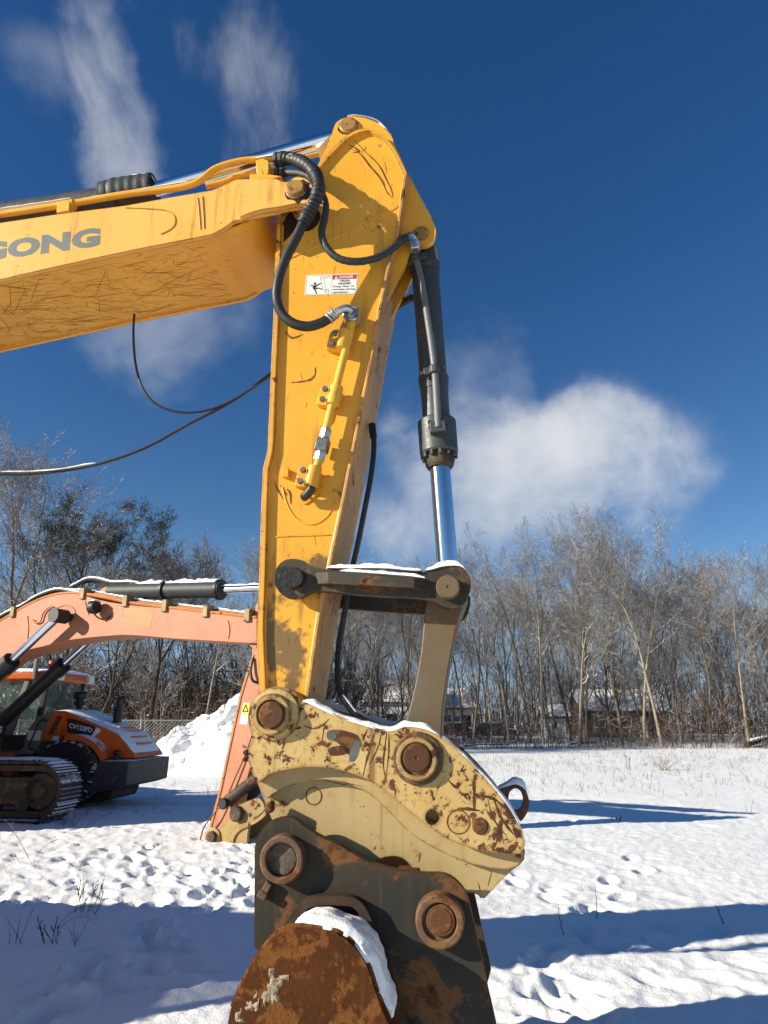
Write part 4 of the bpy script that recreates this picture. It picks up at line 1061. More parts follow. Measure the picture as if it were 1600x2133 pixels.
# stiffening pad between shell and ear, and dried mud on the side plate
rim = smooth_path(UZ(z5((270, 1295), (300, 1235), (345, 1175), (385, 1138), (450, 1120), (540, 1118), (630, 1128), (680, 1165), (720, 1240), (760, 1330), (820, 1500), (880, 1700), (930, 1800)), ED - .01), 4)
MB().prism(FY, rim + list(reversed(offset_poly(rim, -.035))), ED - .05, ED + .003).build('shell_rib', M['bucket'], bk, .012)
def mud_patch(px, d, seed):
    c = UZ(px, d); m = MB(); rg = np.random.RandomState(seed)
    xs = [p[0] for p in c]; zs = [p[1] for p in c]
    nx, nz = 44, 44; us = np.linspace(min(xs), max(xs), nx); zz = np.linspace(min(zs), max(zs), nz); A_, B_ = np.meshgrid(us, zz)
    cx, cz = (min(xs) + max(xs)) / 2, (min(zs) + max(zs)) / 2
    q = np.sqrt(((A_ - cx) / (max(xs) - min(xs)) * 2) ** 2 + ((B_ - cz) / (max(zs) - min(zs)) * 2) ** 2)
    h = fbm(A_ * 17, B_ * 17, 5, seed, .62) * 1.2 + 0.22 - q * .62
    H = np.clip(h, -.12, .5)
    vs = [FY.W(A_[i, j], d - .012 * min(.5, float(H[i, j])) , B_[i, j]) for i in range(nz) for j in range(nx)]
    fs = []
    for i in range(nz - 1):
        for j in range(nx - 1):
            if max(h[i, j], h[i + 1, j], h[i, j + 1], h[i + 1, j + 1]) > 0: fs.append((i * nx + j, i * nx + j + 1, (i + 1) * nx + j + 1, (i + 1) * nx + j))
    m._add(vs, fs); return m
M['drymud'] = simple('dried_clay', (0.27, 0.22, 0.145), 0.95, var=0.3, scale=18, bump=.6, bscale=60)
mud_patch(z5((118, 1485), (290, 1485), (290, 1690), (118, 1690)), BN, 5).build('dried_mud', M['drymud'], bk)
mud_patch(z5((30, 1640), (140, 1640), (140, 1765), (30, 1765)), BN, 9).build('dried_mud', M['drymud'], bk)
# snow lying on the bucket's back between side plate and ear
def snow_sheet(path, d0, d1, th, seed, nd=30, edge=.05, fr=FY):
    """a lumpy blanket of snow over a profile path of (u,z), from depth d0 to d1"""
    P = [(p.x, p.y) for p in resample([Vector((q[0], q[1], 0)) for q in smooth_path(path, 10)], .012 if fr is FY else .03)]; k = len(P); vs = []; fs = []; sp_ = .012 if fr is FY else .03
    q_ = 1.0 if fr is FY else .35
    ds = np.linspace(d0, d1, nd)
    nrm = offset_poly(P, 1.0)
    U_, D_ = np.meshgrid(np.arange(k) * sp_, ds, indexing='ij')
    nz = fbm(U_ * 7 * q_ + seed, D_ * 7 * q_, 4, seed); edge_n = fbm(U_ * 24 * q_, D_ * 24 * q_, 3, seed + 5); wob = fbm(np.arange(k) * sp_ * 9 * q_, np.arange(k) * 0.0 + seed, 3, seed + 2)
    for i in range(k):
        for j in range(nd):
            e = min(i, k - 1 - i) / 5.0; f = min(j, nd - 1 - j) / 3.5
            t = th * (1 + .45 * nz[i, j]) * (min(1, e) ** .5) * (min(1, f) ** .5) + .004 * edge_n[i, j] - .006
            dx = (nrm[i][0] - P[i][0], nrm[i][1] - P[i][1])
            sh = .022 * float(wob[i]) / max(q_, .5) if j in (0, 1, nd - 2, nd - 1) else 0
            vs.append(fr.W(P[i][0] + dx[0] * t, ds[j] + sh, P[i][1] + dx[1] * t))
    for i in range(k - 1):
        for j in range(nd - 1):
            fs.append((i * nd + j, i * nd + j + 1, (i + 1) * nd + j + 1, (i + 1) * nd + j))
    return MB()._add(vs, fs)
sp = [p for p in pu if p[0] > UZ(z5((285, 1300)), BN)[0][0]] + [(re_[0] + .02, re_[1] - .12)]
snow_sheet(sp[::4], BN + .02, ED - .045, .042, 3).build('snow', M['snow'], bk)['kind'] = 'stuff'

# ------------------------------------------------------------------ snow caught on the excavator
def ridge(pts, d, w, h, seed, fr=FY, parent=ex, sub=8, lift=0.0):
    P = [fr.W(u, d, z + lift) for (u, z) in smooth_path(UZ(pts, d, fr), sub)]
    o = snow_ridge(P, fr.N * w, h, seed).build('snow', M['snow'], parent); o['kind'] = 'stuff'; return o
ridge(z4((520, 460), (640, 462), (800, 462), (950, 466), (1060, 478), (1150, 480)), LD + .02, .035, .026, 1)
ridge(z4((1170, 478), (1220, 470), (1270, 455), (1330, 446), (1390, 447), (1425, 462), (1455, 500)), LD + .025, .032, .030, 2)
ridge(z4((600, 478), (760, 488), (900, 497), (1080, 512), (1170, 524)), LD - .028, .020, .016, 3)
ridge(z5((370, 142), (420, 162), (480, 192), (560, 226), (620, 247), (700, 272), (760, 288), (820, 292), (880, 272), (940, 274), (1000, 288), (1060, 318)), QD + .03, .032, .022, 4)
ridge(z5((1060, 318), (1120, 366), (1170, 408), (1240, 478), (1330, 578), (1400, 670), (1450, 755), (1478, 815)), QD + .03, .034, .020, 5)
ridge(z5((460, 150), (520, 180), (600, 205), (700, 240), (800, 270), (900, 268)), FQ - .03, .04, .03, 6)
ridge(z5((1345, 585), (1390, 572), (1440, 560), (1482, 580), (1502, 625)), .19, .026, .034, 7)
ridge([(724, 245), (750, 245), (787, 256), (816, 285)], .067, .022, .010, 8)
ridge([(668, 336), (700, 300), (735, 270)][::1], .25, .10, .004, 9)
ridge([(848, 359), (862, 386), (884, 428), (904, 466)], .108, .016, .008, 10)
for (a, b, d, w_, h_, s) in (((335, 383), (690, 297), CD, .030, .016, 11), ((0, 436), (150, 414), -.03, .012, .008, 12), ((170, 415), (395, 379), -.03, .012, .008, 13), ((450, 345), (575, 324), -.01, .012, .012, 14)):
    n = 14; pts = [(a[0] + (b[0] - a[0]) * i / n, a[1] + (b[1] - a[1]) * i / n) for i in range(n + 1)]
    ridge(pts, d, w_, h_, s, sub=5)
ridge([(262, 378), (290, 374), (318, 374), (328, 388)], CD, .05, .012, 15)
ridge([(600, 324), (625, 328), (648, 340), (662, 356)], -.06, .018, .012, 16)
ridge([(0, 982), (100, 979), (200, 963)], .29, .005, .006, 17)
ridge([(714, 1445), (726, 1462), (748, 1488), (772, 1500)], .04, .014, .014, 19)

# ---- rest of the machine, outside the frame to the left: undercarriage, house, cab, boom cylinders
def track(fr, u0, u1, d0, d1, r, parent, pads, mat_pad, mat_in, sn=None, np_=46):
    """crawler: chain body with idler ends, and single grouser pads on the outside"""
    zc = r + .02
    loop = []
    L = (u1 - u0) * 2 + 2 * math.pi * r
    def at(s):
        s %= L; a = u1 - u0
        if s < a: return (u0 + s, zc + r, 0)
        s -= a
        if s < math.pi * r: th = s / r; return (u1 + r * math.sin(th), zc + r * math.cos(th), th)
        s -= math.pi * r
        if s < a: return (u1 - s, zc - r, math.pi)
        s -= a; th = math.pi + s / r; return (u0 + r * math.sin(th), zc + r * math.cos(th), th)
    ri = r - .05
    loop = [(u1 + ri * math.sin(t), zc + ri * math.cos(t)) for t in np.linspace(0, math.pi, 14)] + [(u0 - ri * math.sin(t), zc - ri * math.cos(t)) for t in np.linspace(0, math.pi, 14)]
    rin = r - .14
    hole = [(u1 + rin * math.sin(t), zc + rin * math.cos(t)) for t in np.linspace(0, math.pi, 14)] + [(u0 - rin * math.sin(t), zc - rin * math.cos(t)) for t in np.linspace(0, math.pi, 14)]
    tr = MB().prism(fr, loop, d0 + .16, d1 - .16, holes=[hole]).build('track', mat_in, parent)
    m = MB(); m.prism(fr, [(u0, zc - .22), (u1, zc - .22), (u1, zc + .22), (u0, zc + .22)], d0 + .20, d1 - .2)
    m.build('track_frame', mat_in, tr, .02)
    for u, nm in ((u0, 'sprocket'), (u1, 'idler')):
        MB().lathe(fr.W(u, d0 + .20, zc), fr.N, [(-.05, .001), (-.05, .09), (-.02, .12), (.0, .16), (.0, rin - .04), (.05, rin), (.3, rin), (.3, .001)], 28).build(nm, mat_in, tr)
    for i in range(7):
        u = u0 + (u1 - u0) * (i + .5) / 7
        MB().lathe(fr.W(u, d0 + .2, zc - r + .22), fr.N, [(0, .001), (0, .12), (.3, .12), (.3, .001)], 16).build('roller', mat_in, tr)
    if pads:
        me = None
        for i in range(np_):
            s = L * i / np_; u, z, th = at(s)
            if me is None:
                wl = L / np_ * .46
                m = MB()
                o3 = Vector((0, 0, 0))
                # pad in local axes: X along travel, Y across, Z outward
                pr = [(-wl, -.02), (wl, -.02), (wl, .012), (wl * .72, .016), (wl * .66, .05), (wl * .5, .05), (wl * .44, .016), (.05 * wl, .014), (0, .04), (-.16 * wl, .04), (-.2 * wl, .014), (-.62 * wl, .014), (-.68 * wl, .045), (-.84 * wl, .045), (-.9 * wl, .012), (-wl, .01)]
                W_ = d1 - d0; n = len(pr)
                vs = [(x, -W_ / 2, z_) for (x, z_) in pr] + [(x, W_ / 2, z_) for (x, z_) in pr]
                fs = [tuple(range(n)), tuple(range(2 * n - 1, n - 1, -1))] + [(a + n, (a + 1) % n + n, (a + 1) % n, a) for a in range(n)]
                pm_ = bpy.data.meshes.new('track_pad'); pm_.from_pydata(vs, [], fs); pm_.materials.append(mat_pad); pm_.update(); me = pm_
            o = bpy.data.objects.new('track_pad', me); col.objects.link(o); o.parent = tr
            X = fr.U * math.cos(th) - Vector((0, 0, 1)) * math.sin(th); Zv = fr.U * math.sin(th) + Vector((0, 0, 1)) * math.cos(th)
            Mx = Matrix((X, fr.N, Zv)).transposed().to_4x4(); Mx.translation = fr.W(u, (d0 + d1) / 2, z) - ORIG[parent.name]
            o.matrix_local = Mx
    return tr
M['track_in'] = paint('dirty_track_steel', (0.022, 0.018, 0.015), (0.045, 0.024, 0.014), 0.7, rust=.6, rust_scale=6, chips=.75, bump=.3, rust_cols=((.02, .012, .008), (.06, .03, .016)))
M['track_pad'] = snow_on('snowy_track_pad', (0.04, 0.027, 0.02), (0.06, 0.036, 0.022), .75, .30, .55, .35, 9.0)
track(FY, -10.1, -6.7, -1.35, -.70, .46, ex, False, M['track_in'], M['track_in'])
track(FY, -10.1, -6.7, 1.10, 1.75, .46, ex, False, M['track_in'], M['track_in'])
hs = MB().box(FY, -11.0, -6.4, -1.25, 1.65, .98, 1.30).box(FY, -11.2, -6.5, -.18, .5, 1.3, 2.55).box(FY, -11.2, -6.5, .5, 1.65, 1.3, 1.68).box(FY, -11.2, -8.45, -1.25, -.18, 1.3, 2.58).box(FY, -6.4, -5.75, -1.25, 1.65, .98, 1.65)
hs.build('house', M['yellow'], ex, .03)
MB().box(FY, -12.0, -11.2, -1.25, 1.65, 1.15, 2.4).build('counterweight', M['black'], ex, .08)
MB().box(FY, -9.2, -7.4, -.6, 1.0, .75, 1.12).build('slew_ring', M['black'], ex)
# cab on the far... left-hand side of the machine (nearest the viewer): frame with panes
cabp = MB()
cu0, cu1, cd0, cd1, cz0, cz1 = -8.35, -6.45, -1.25, -.25, 1.3, 3.02
for (u, d) in ((cu0, cd0), (cu1 - .25, cd0), (cu0, cd1 - .07), (cu1 - .25, cd1 - .07)): cabp.box(FY, u, u + .09, d, d + .09, cz0, cz1)
cabp.box(FY, cu0, cu1, cd0, cd1, cz0, cz0 + .75).box(FY, cu0 - .02, cu1 - .1, cd0 - .02, cd1 + .02, cz1, cz1 + .09)
cab = cabp.build('cab', M['yellow'], ex, .02)
M['glass'] = None
m_, gg, bb_ = new_mat('tinted_glass'); setin(gg, bb_, Base_Color=(.03, .05, .045, 1), Roughness=.05, Alpha=.55); M['glass'] = m_
MB().box(FY, cu0 + .1, cu1 - .3, cd0 + .03, cd0 + .04, cz0 + .76, cz1 - .01).box(FY, cu0 + .1, cu1 - .3, cd1 - .04, cd1 - .03, cz0 + .76, cz1 - .01).build('cab_glass', M['glass'], cab)
for d in (-.30, .62):
    a, b = FY.W(-6.25, d, 1.55), FY.W(-4.05, d, 2.9)
    m = MB().tube([a, along(a, b, .62)], .09, 20); bc = m.build('boom_cylinder', M['yellow'], ex)
    MB().tube([along(a, b, .6), b], .05, 20).build('rod', M['chrome'], bc)

# ------------------------------------------------------------------ orange excavator behind
M['orange'] = paint('faded_orange_paint', (0.49, 0.20, 0.108), (0.42, 0.165, 0.082), 0.6, rust=.68, rust_scale=5, edge=.6, edge_w=.01, chips=.71, streak=.4, grime=.05, bump=.05)
M['orange_pipe'] = paint('orange_pipe_paint', (0.50, 0.17, 0.035), (0.36, 0.13, 0.03), 0.5, rust=.62, rust_scale=9, chips=.7)
M['orange_deep'] = paint('deep_orange_paint', (0.62, 0.115, 0.008), (0.55, 0.095, 0.006), 0.4, rust=.72, rust_scale=5, chips=.74, bump=.03)
M['ochre'] = paint('ochre_coupler_paint', (0.34, 0.235, 0.085), (0.26, 0.17, 0.06), .55, rust=.60, rust_scale=8, edge=.8, edge_w=.02, chips=.68, streak=.5, grime=.3)
M['ydecal'] = simple('yellow_print', (.72, .50, .05), .5, var=.1)
g0 = gpt(452, 1752)
yawO = R(24.5)
FO = Frame(yawO, 0.0); FO.c = FO.N.dot(g0)
z6 = Zm(0, 1160, 2.7586)
oe = thing('excavator', 'faded orange excavator beside the roller with its stick reaching down to the snow', 'excavator', FO.W(FO.U.dot(g0) - 7.6, .2, 0))
BD2, BE2 = -.08, .48
ob = z6((1475, 350), (1400, 335), (1200, 318), (1000, 300), (800, 283), (640, 262), (540, 240), (470, 218), (400, 214), (300, 225), (200, 258), (100, 308), (0, 370), (-160, 480), (-340, 640), (-420, 740), (-400, 830), (-330, 830), (-160, 720), (0, 592), (140, 540), (270, 508), (390, 478), (500, 464), (600, 455), (700, 447), (850, 455), (1000, 468), (1200, 480), (1370, 490), (1475, 496))
obu = smooth_path(UZ(ob, BD2, FO), 2, closed=True, corners=(0, 30))
bo = MB().prism(FO, obu, BD2, BE2).build('boom', M['orange'], oe, .012)
st = UZ([(534, 1268), (548, 1300), (549, 1360), (540, 1440), (524, 1590), (500, 1680), (470, 1735), (440, 1744), (437, 1722), (459, 1640), (480, 1540), (500, 1448), (524, 1368), (528, 1300)], .0, FO)
sk = MB().prism(FO, st, .0, .40).build('stick', M['orange'], oe, .012)
hdp = UZ([(520, 1345), (532, 1262), (548, 1240), (580, 1245), (600, 1330), (560, 1380)], -.02, FO)
MB().prism(FO, hdp, -.02, .06).build('stick_head', M['orange'], sk, .01)
rc_ = UZ([(437, 1722), (459, 1640), (480, 1540), (500, 1448), (526, 1363)], 0, FO)
MB().prism(FO, strip(rc_, -.03) if False else rc_ + list(reversed(offset_poly(rc_, -.035))), -.012, .412).build('rear_cover_plate', M['orange_pipe'], sk)
# sticker on the stick
def quad_on(fr, d, pts, name, mat, parent, lift=.003):
    q = UZ(pts, d, fr); return MB()._add([fr.W(u, d - lift, z) for (u, z) in q], [tuple(range(len(q)))]).build(name, mat, parent, smooth=0)
s_ = quad_on(FO, -.0, [(499, 1508), (515, 1509), (521, 1464), (507, 1464)], 'warning_sticker', M['white'], sk)
quad_on(FO, -.0, [(504, 1490), (518, 1490), (521, 1465), (508, 1465)], 'sticker_header', M['ydecal'], sk, .005)
m = MB(); q = UZ([(506, 1482), (517, 1482), (513, 1468)], 0, FO)
for i in range(3):
    a, b = FO.W(q[i][0], -.008, q[i][1]), FO.W(q[(i + 1) % 3][0], -.008, q[(i + 1) % 3][1]); m.tube([a, b], .006, 4)
m.build('warning_triangle', M['ink'], sk)
# hydraulic wire hanging down the stick
P = smooth_path([tuple(FO.at(*p)) for p in ((534, 1505, -.03), (512, 1570, -.03), (490, 1620, -.04), (470, 1665, -.05), (440, 1702, -.1), (424, 1725, -.1), (417, 1750, -.1))], 6)
MB().tube(P, .010, 6).build('cable', M['rubber'], oe)
P = smooth_path([tuple(FO.at(*p)) for p in ((527, 1370, -.02), (522, 1400, -.06), (527, 1418, -.06), (536, 1422, 0))], 6)
MB().tube(P, .02, 8).build('hose', M['rubber'], oe)
# coupler and its link
zq = Zm(400, 1400, 5.6138)
cq = smooth_path(UZ(zq((178, 1920), (200, 1865), (260, 1840), (330, 1830), (400, 1760), (440, 1690), (500, 1590), (600, 1530), (700, 1490), (780, 1470), (830, 1520), (850, 1600), (820, 1640), (760, 1690), (690, 1760), (660, 1820), (650, 1900), (645, 2010), (500, 2020), (400, 2015), (330, 2005), (250, 2010), (190, 1980)), -.1, FO), 2, closed=True, corners=(16, 17, 18))
cq_ = MB().prism(FO, cq, -.10, -.05).prism(FO, cq, .43, .48).build('quick_coupler', M['ochre'], oe, .008)
cs = smooth_path(UZ(zq((395, 2018), (420, 1930), (480, 1840), (560, 1780), (700, 1740), (800, 1680), (860, 1620), (862, 1660), (800, 1730), (700, 1790), (600, 1830), (530, 1880), (490, 1950), (480, 2018)), -.12, FO), 3, closed=True, corners=(0, 13))
MB().prism(FO, cs, -.125, -.10).build('curved_step', M['ochre'], cq_, .006)
def opin(p, d, r, h, mat, parent, nm='pin'):
    c = FO.uz(p[0], p[1], d); return MB().lathe(FO.W(c[0], d, c[1]), -FO.N, [(0, r), (h * .8, r), (h, r * .85), (h, .001)], 24).build(nm, mat, parent)
opin(zq((250, 1925))[0], -.10, .125, .03, M['ochre'], cq_, 'pin_boss'); opin(zq((240, 1925))[0], -.13, .075, .05, M['link'], cq_)
opin(zq((540, 1655))[0], -.10, .10, .08, M['link'], cq_); opin(zq((380, 1535))[0], -.10, .075, .06, M['black'], cq_)
for p in ((780, 1555), (680, 1668)): opin(zq(p)[0], -.10, .028, .004, M['ink'], cq_, 'plug_hole')
P = [FO.at(*zq((420, 1510))[0], -.02), FO.at(*zq((760, 1240))[0], .05)]
MB().tube(P, .085, 16).build('bucket_link', M['link'], oe)
MB().tube([FO.at(*zq((640, 1470))[0], .2), FO.at(*zq((820, 1290))[0], .2)], .09, 14).build('bucket_cylinder', M['black'], oe)
# boom pipes with clamps
pipes = []
for (k, dd, off) in ((0, -.06, 0), (1, .02, -10), (2, .10, -18)):
    pts = [(-160, 482), (0, 372 + off), (100, 312 + off), (200, 258 + off), (300, 222 + off), (400, 208 + off), (500, 215 + off), (640, 240 + off), (740, 262 + off), (960, 290 + off), (1200, 318 + off), (1475, 350 + off)]
    P = smooth_path([tuple(FO.at(*zz, dd)) for zz in z6(*pts)], 4)
    MB().tube(P, .026 if k else .03, 8).build('boom_pipe', M['orange_pipe'], bo)
for zz in ((90, 320), (490, 215), (735, 258), (960, 285), (1195, 315), (1435, 340)):
    c = FO.at(*z6(zz)[0], -.04); MB().beam(c + Vector((0, 0, -.09)), c + Vector((0, 0, .10)), .10, .16, up=FO.N).build('pipe_clamp', M['ochre'], bo, .006)
for pts, dd, r in (([(-200, 520), (0, 345), (120, 285), (220, 225), (330, 190), (430, 205), (480, 212)], -.02, .03), ([(380, 190), (440, 160), (500, 130), (560, 130), (640, 150), (740, 150), (800, 160), (830, 190), (900, 195), (980, 175)], .16, .035), ([(400, 185), (470, 150), (560, 138), (660, 160), (700, 180)], .24, .03), ([(240, 250), (330, 205), (400, 195), (470, 200)], .05, .028)):
    P = smooth_path([tuple(FO.at(*zz, dd)) for zz in z6(*pts)], 5)
    MB().tube(P, r, 8).build('hose', M['rubber'], oe)
    o = snow_ridge([p + Vector((0, 0, r * .7)) for p in map(Vector, P)][2:-2], FO.N * r * .8, .03, 3).build('snow', M['snow'], oe); o['kind'] = 'stuff'
lug = smooth_path(UZ(z6((560, 235), (600, 180), (640, 175), (660, 210), (690, 260), (620, 260)), .14, FO), 3, closed=True)
MB().prism(FO, lug, .10, .30).build('cylinder_lug', M['orange'], bo, .01)
a, b, c = (FO.at(*z6(p)[0], .2) for p in ((640, 200), (1278, 188), (1560, 176)))
sc_ = MB().tube([a, along(a, b, .96), along(a, b, .97), b], [.135, .135, .155, .155], 20).build('stick_cylinder', M['sleeve'], oe)
MB().tube([b, c], .062, 20).build('rod', M['chrome'], sc_)
for t in (.52, .99):
    MB().tube([along(a, b, t - .02), along(a, b, t)], .17, 16).build('tube_clamp', M['black'], sc_)
o = snow_ridge([along(a, b, t) + Vector((0, 0, .115)) for t in np.linspace(.2, 1, 14)], FO.N * .08, .06, 5).build('snow', M['snow'], oe); o['kind'] = 'stuff'
o = snow_ridge([along(b, c, t) + Vector((0, 0, .05)) for t in np.linspace(0, 1, 10)], FO.N * .05, .03, 6).build('snow', M['snow'], oe); o['kind'] = 'stuff'
# snow along the boom's pipes
P = smooth_path([tuple(FO.at(*zz, .06)) for zz in z6((0, 352), (100, 292), (200, 238), (300, 200), (400, 188), (500, 192), (640, 216), (740, 238), (960, 266), (1200, 294), (1475, 328))], 6)
o = snow_ridge([Vector(p) + FO.N * .05 for p in P], FO.N * .05, .03, 9).build('snow', M['snow'], oe); o['kind'] = 'stuff'
# boom cylinders
for dd, nm in ((-.30, 0), (.78, 1)):
    a = FO.uz(124, 1283, -.30); b = FO.uz(25, 1375, -.30); e = FO.uz(-110, 1502, -.30)
    A_, B_, E_ = (FO.W(q[0], dd, q[1]) for q in (a, b, e))
    bc = MB().tube([E_, B_], .125, 20).tube([along(B_, E_, .12), B_], .15, 20).build('boom_cylinder', M['black'], oe)
    MB().tube([B_, A_], .068, 18).build('rod', M['chrome'], bc)
    MB().tube([A_ - FO.N * .13, A_ + FO.N * .13], .12, 16).build('rod_eye', M['black'], bc)
a = FO.uz(124, 1283, -.30); MB().tube([FO.W(a[0], -.35, a[1]), FO.W(a[0], .85, a[1])], .07, 14).build('cylinder_pin', M['black'], bo)
# work lamp on the boom's side
c = FO.at(196, 1265, -.22)
lamp = MB().lathe(c - FO.U * .1, FO.U, [(0, .06), (.03, .10), (.13, .115), (.17, .10), (.17, .001)], 16).build('work_lamp', M['black'], oe, .006)
MB().tube(smooth_path([tuple(c + Vector((0, 0, -.09))), tuple(c + FO.N * .05 + Vector((0, 0, -.16)) + FO.U * .05), tuple(c + FO.N * .12 + FO.U * .16 + Vector((0, 0, -.2))), tuple(c + FO.N * .13 + FO.U * .26 + Vector((0, 0, -.14)))], 6), .012, 6).build('lamp_wire', M['rubber'], lamp)
MB().beam(c + FO.N * .02, c + FO.N * .15, .05, .03).build('lamp_bracket', M['black'], lamp)
o = snow_ridge([c - FO.U * .08 + Vector((0, 0, .08)), c - FO.U * .03 + Vector((0, 0, .1)), c + Vector((0, 0, .1)), c + FO.U * .05 + Vector((0, 0, .1)), c + FO.U * .08 + Vector((0, 0, .09))], FO.N * .08, .03, 7).build('snow', M['snow'], oe); o['kind'] = 'stuff'
# newer patch of paint where a sticker was taken off
quad_on(FO, BD2, z6((700, 372), (860, 412), (885, 318), (860, 300), (720, 286)), 'repainted_patch', simple('unfaded_orange', (.50, .165, .04), .5, var=.1, scale=6), bo)
m = MB()
for pts in ([(160, 340), (165, 400), (160, 470)], [(330, 290), (380, 278), (425, 300), (440, 340)], [(490, 255), (500, 300), (510, 330)], [(1310, 365), (1320, 420), (1312, 470)]):
    m.tube([FO.W(u, BD2 - .002, z) for (u, z) in smooth_path(UZ(z6(*pts), BD2, FO), 5)], .012, 6)
m.build('weld_bead', M['orange'], bo)
MB().tube(smooth_path([tuple(FO.at(*zz, BD2 - .03)) for zz in z6((190, 360), (200, 378), (230, 372), (250, 320), (280, 290), (300, 286), (306, 310), (330, 318))], 5), .014, 6).build('pipe', M['orange_pipe'], bo)
# undercarriage (turned to its own heading), house and an added shading block
FT = Frame(R(8), 0.0); tp_ = gpt(60, 1716); FT.c = FT.N.dot(tp_)
uE = FT.uz(150, 1650, .35)[0]
track(FT, uE - 4.9, uE - .47, 0, .62, .455, oe, True, M['track_pad'], M['track_in'], np_=52)
track(FT, uE - 6.4, uE - 1.9, 2.3, 2.92, .455, oe, True, M['track_pad'], M['track_in'], np_=52)
o = snow_sheet([(uE - 3.2, .965), (uE - 2, .975), (uE - 1.0, .975), (uE - .5, .965), (uE - .30, .92), (uE - .18, .84)], .03, .58, .03, 14, 20, fr=FT).build('snow', M['snow'], oe); o['kind'] = 'stuff'
slew = FT.W(uE - 2.7, 1.46, 0)
us, dsl = FO.U.dot(slew), FO.N.dot(slew) - FO.c
m = MB().box(FO, us - 3.0, us + .95, dsl - 1.45, dsl + 1.45, 1.25, 1.45).box(FO, us - 3.2, us - .4, dsl + .4, dsl + 1.45, 1.45, 2.4).box(FO, us - 3.2, us - 1.6, dsl - 1.45, dsl + .4, 1.45, 2.3)
ux = FO.uz(-70, 1450, 1.65)[0]
sh_ = min(0, ux - (us + .95)); 
m = MB().box(FO, us - 3.0 + sh_, us + .95 + sh_, -1.25, 1.65, 1.25, 1.45).box(FO, us - 3.2 + sh_, us - .4 + sh_, .6, 1.65, 1.45, 2.4).box(FT, uE - 7.2, uE - 2.6, -2.1, .9, 1.08, 2.85)  # last box: unseen block off the boom's plane, added to shade the track
m.build('house', M['orange'], oe, .03)
MB().box(FT, uE - 3.4, uE - 2.4, .62, 2.3, .45, .85).build('car_body', M['track_in'], oe)

# ------------------------------------------------------------------ single-drum roller (soil compactor)
gR = gpt(128, 1687)
FR = Frame(R(5), 0.0); FR.c = FR.N.dot(gR)
zb = Zm(0, 1360, 4.2105)
ro_ = thing('road_roller', 'orange and grey soil roller with a snowy hood parked behind the tracks', 'roller', FR.W(FR.uz(60, 1640, .8)[0], .9, 0))
def rz(pts, d): return UZ(zb(*pts), d, FR)
M['green_glass'] = None
m_, gg, bb_ = new_mat('cab_glass'); oc = gg.node('ShaderNodeTexCoord').outputs['Object']
fr_m = gg.step(gg.noise(oc, 9, 6, .7), .55, .7)
setin(gg, bb_, Base_Color=gg.mix(fr_m, (.085, .15, .125, 1), (.5, .54, .56, 1)), Roughness=gg.math('ADD', .06, gg.math('MULTIPLY', fr_m, .6)), Alpha=gg.math('ADD', .5, gg.math('MULTIPLY', fr_m, .4)))
M['green_glass'] = m_
M['roller_grey'] = simple('roller_grey', (.16, .155, .125), .55, var=.15, scale=5)
M['bumper'] = paint('scuffed_bumper', (.035, .037, .036), (.05, .045, .04), .55, rust=.64, rust_scale=5, edge=1, edge_w=.02, chips=.68, streak=.3, rust_cols=((.06, .03, .015), (.16, .12, .1)))
M['tyre'] = snow_on('snowy_tyre', (.012, .012, .013), (.02, .02, .02), .75, .55, .95, .45, 7.0)
M['roller_snow'] = snow_on('orange_hood_snow', (.62, .115, .008), (.55, .095, .006), .45, .62, .92, .5, 6.0)
# hood
HD0, HD1 = .35, 1.75
hood_side = rz([(470, 512), (575, 512), (640, 535), (700, 560), (790, 600), (880, 640), (960, 675), (1020, 706), (1080, 765), (1130, 830), (1170, 890), (1186, 922), (1050, 922), (930, 918), (915, 850), (860, 780), (790, 742), (700, 722), (600, 715), (530, 735), (510, 770), (368, 768)], HD0)
hood = MB().prism(FR, smooth_path(hood_side, 3, closed=True, corners=(0, 1, 11, 13, 20, 21)), HD0, HD1).build('hood', M['roller_snow'], ro_, .05, seg=3)
sn_path = rz([(480, 505), (575, 508), (640, 530), (700, 556), (790, 596), (880, 636), (960, 670), (1020, 700), (1080, 760), (1130, 825), (1165, 880)], HD0)
o = snow_sheet(sn_path, HD0 + .05, HD1 - .03, .035, 8, 26, fr=FR).build('snow', M['snow'], hood); o['kind'] = 'stuff'
# rear louvres on the hood's slope
for k in range(4):
    t = .62 + .09 * k
    i = int(t * (len(sn_path) - 1)); a, b = sn_path[i], sn_path[min(i + 1, len(sn_path) - 1)]
    f = t * (len(sn_path) - 1) - i; u = a[0] + (b[0] - a[0]) * f; z = a[1] + (b[1] - a[1]) * f
    MB().beam(FR.W(u, HD0 + .35, z + .035), FR.W(u, HD1 - .3, z + .035), .05, .05).build('louvre', M['roller_snow'], hood, .01)
vent = rz([(480, 512), (566, 520), (524, 768), (368, 768)], HD0 - .01)
vp = MB().prism(FR, vent, HD0 - .05, HD0 + .02).build('vent_panel', M['orange_deep'], ro_, .008)
m = MB()
for i in range(11):
    for j in range(5):
        x, y = 506 - i * 8 + j * 10 + (5 if i % 2 else 0) - 2, 560 + i * 15
        c = FR.uz(*zb((x, y))[0], HD0 - .05); m.lathe(FR.W(c[0], HD0 - .048, c[1]), -FR.N, [(0, .016), (.004, .016), (.004, .001)], 6)
m.build('vent_holes', M['black'], vp)['kind'] = 'stuff'
pl = rz([(592, 570), (650, 580), (750, 610), (832, 642), (850, 655), (792, 742), (700, 715), (592, 698)], HD0)
MB().prism(FR, pl, HD0 - .012, HD0 + .01).build('name_panel', M['black'], hood, .004)
MB().prism(FR, rz([(838, 648), (884, 672), (880, 690), (820, 742), (793, 744), (846, 660)], HD0), HD0 - .014, HD0 + .01).build('panel_arrow', M['white'], hood, .003)
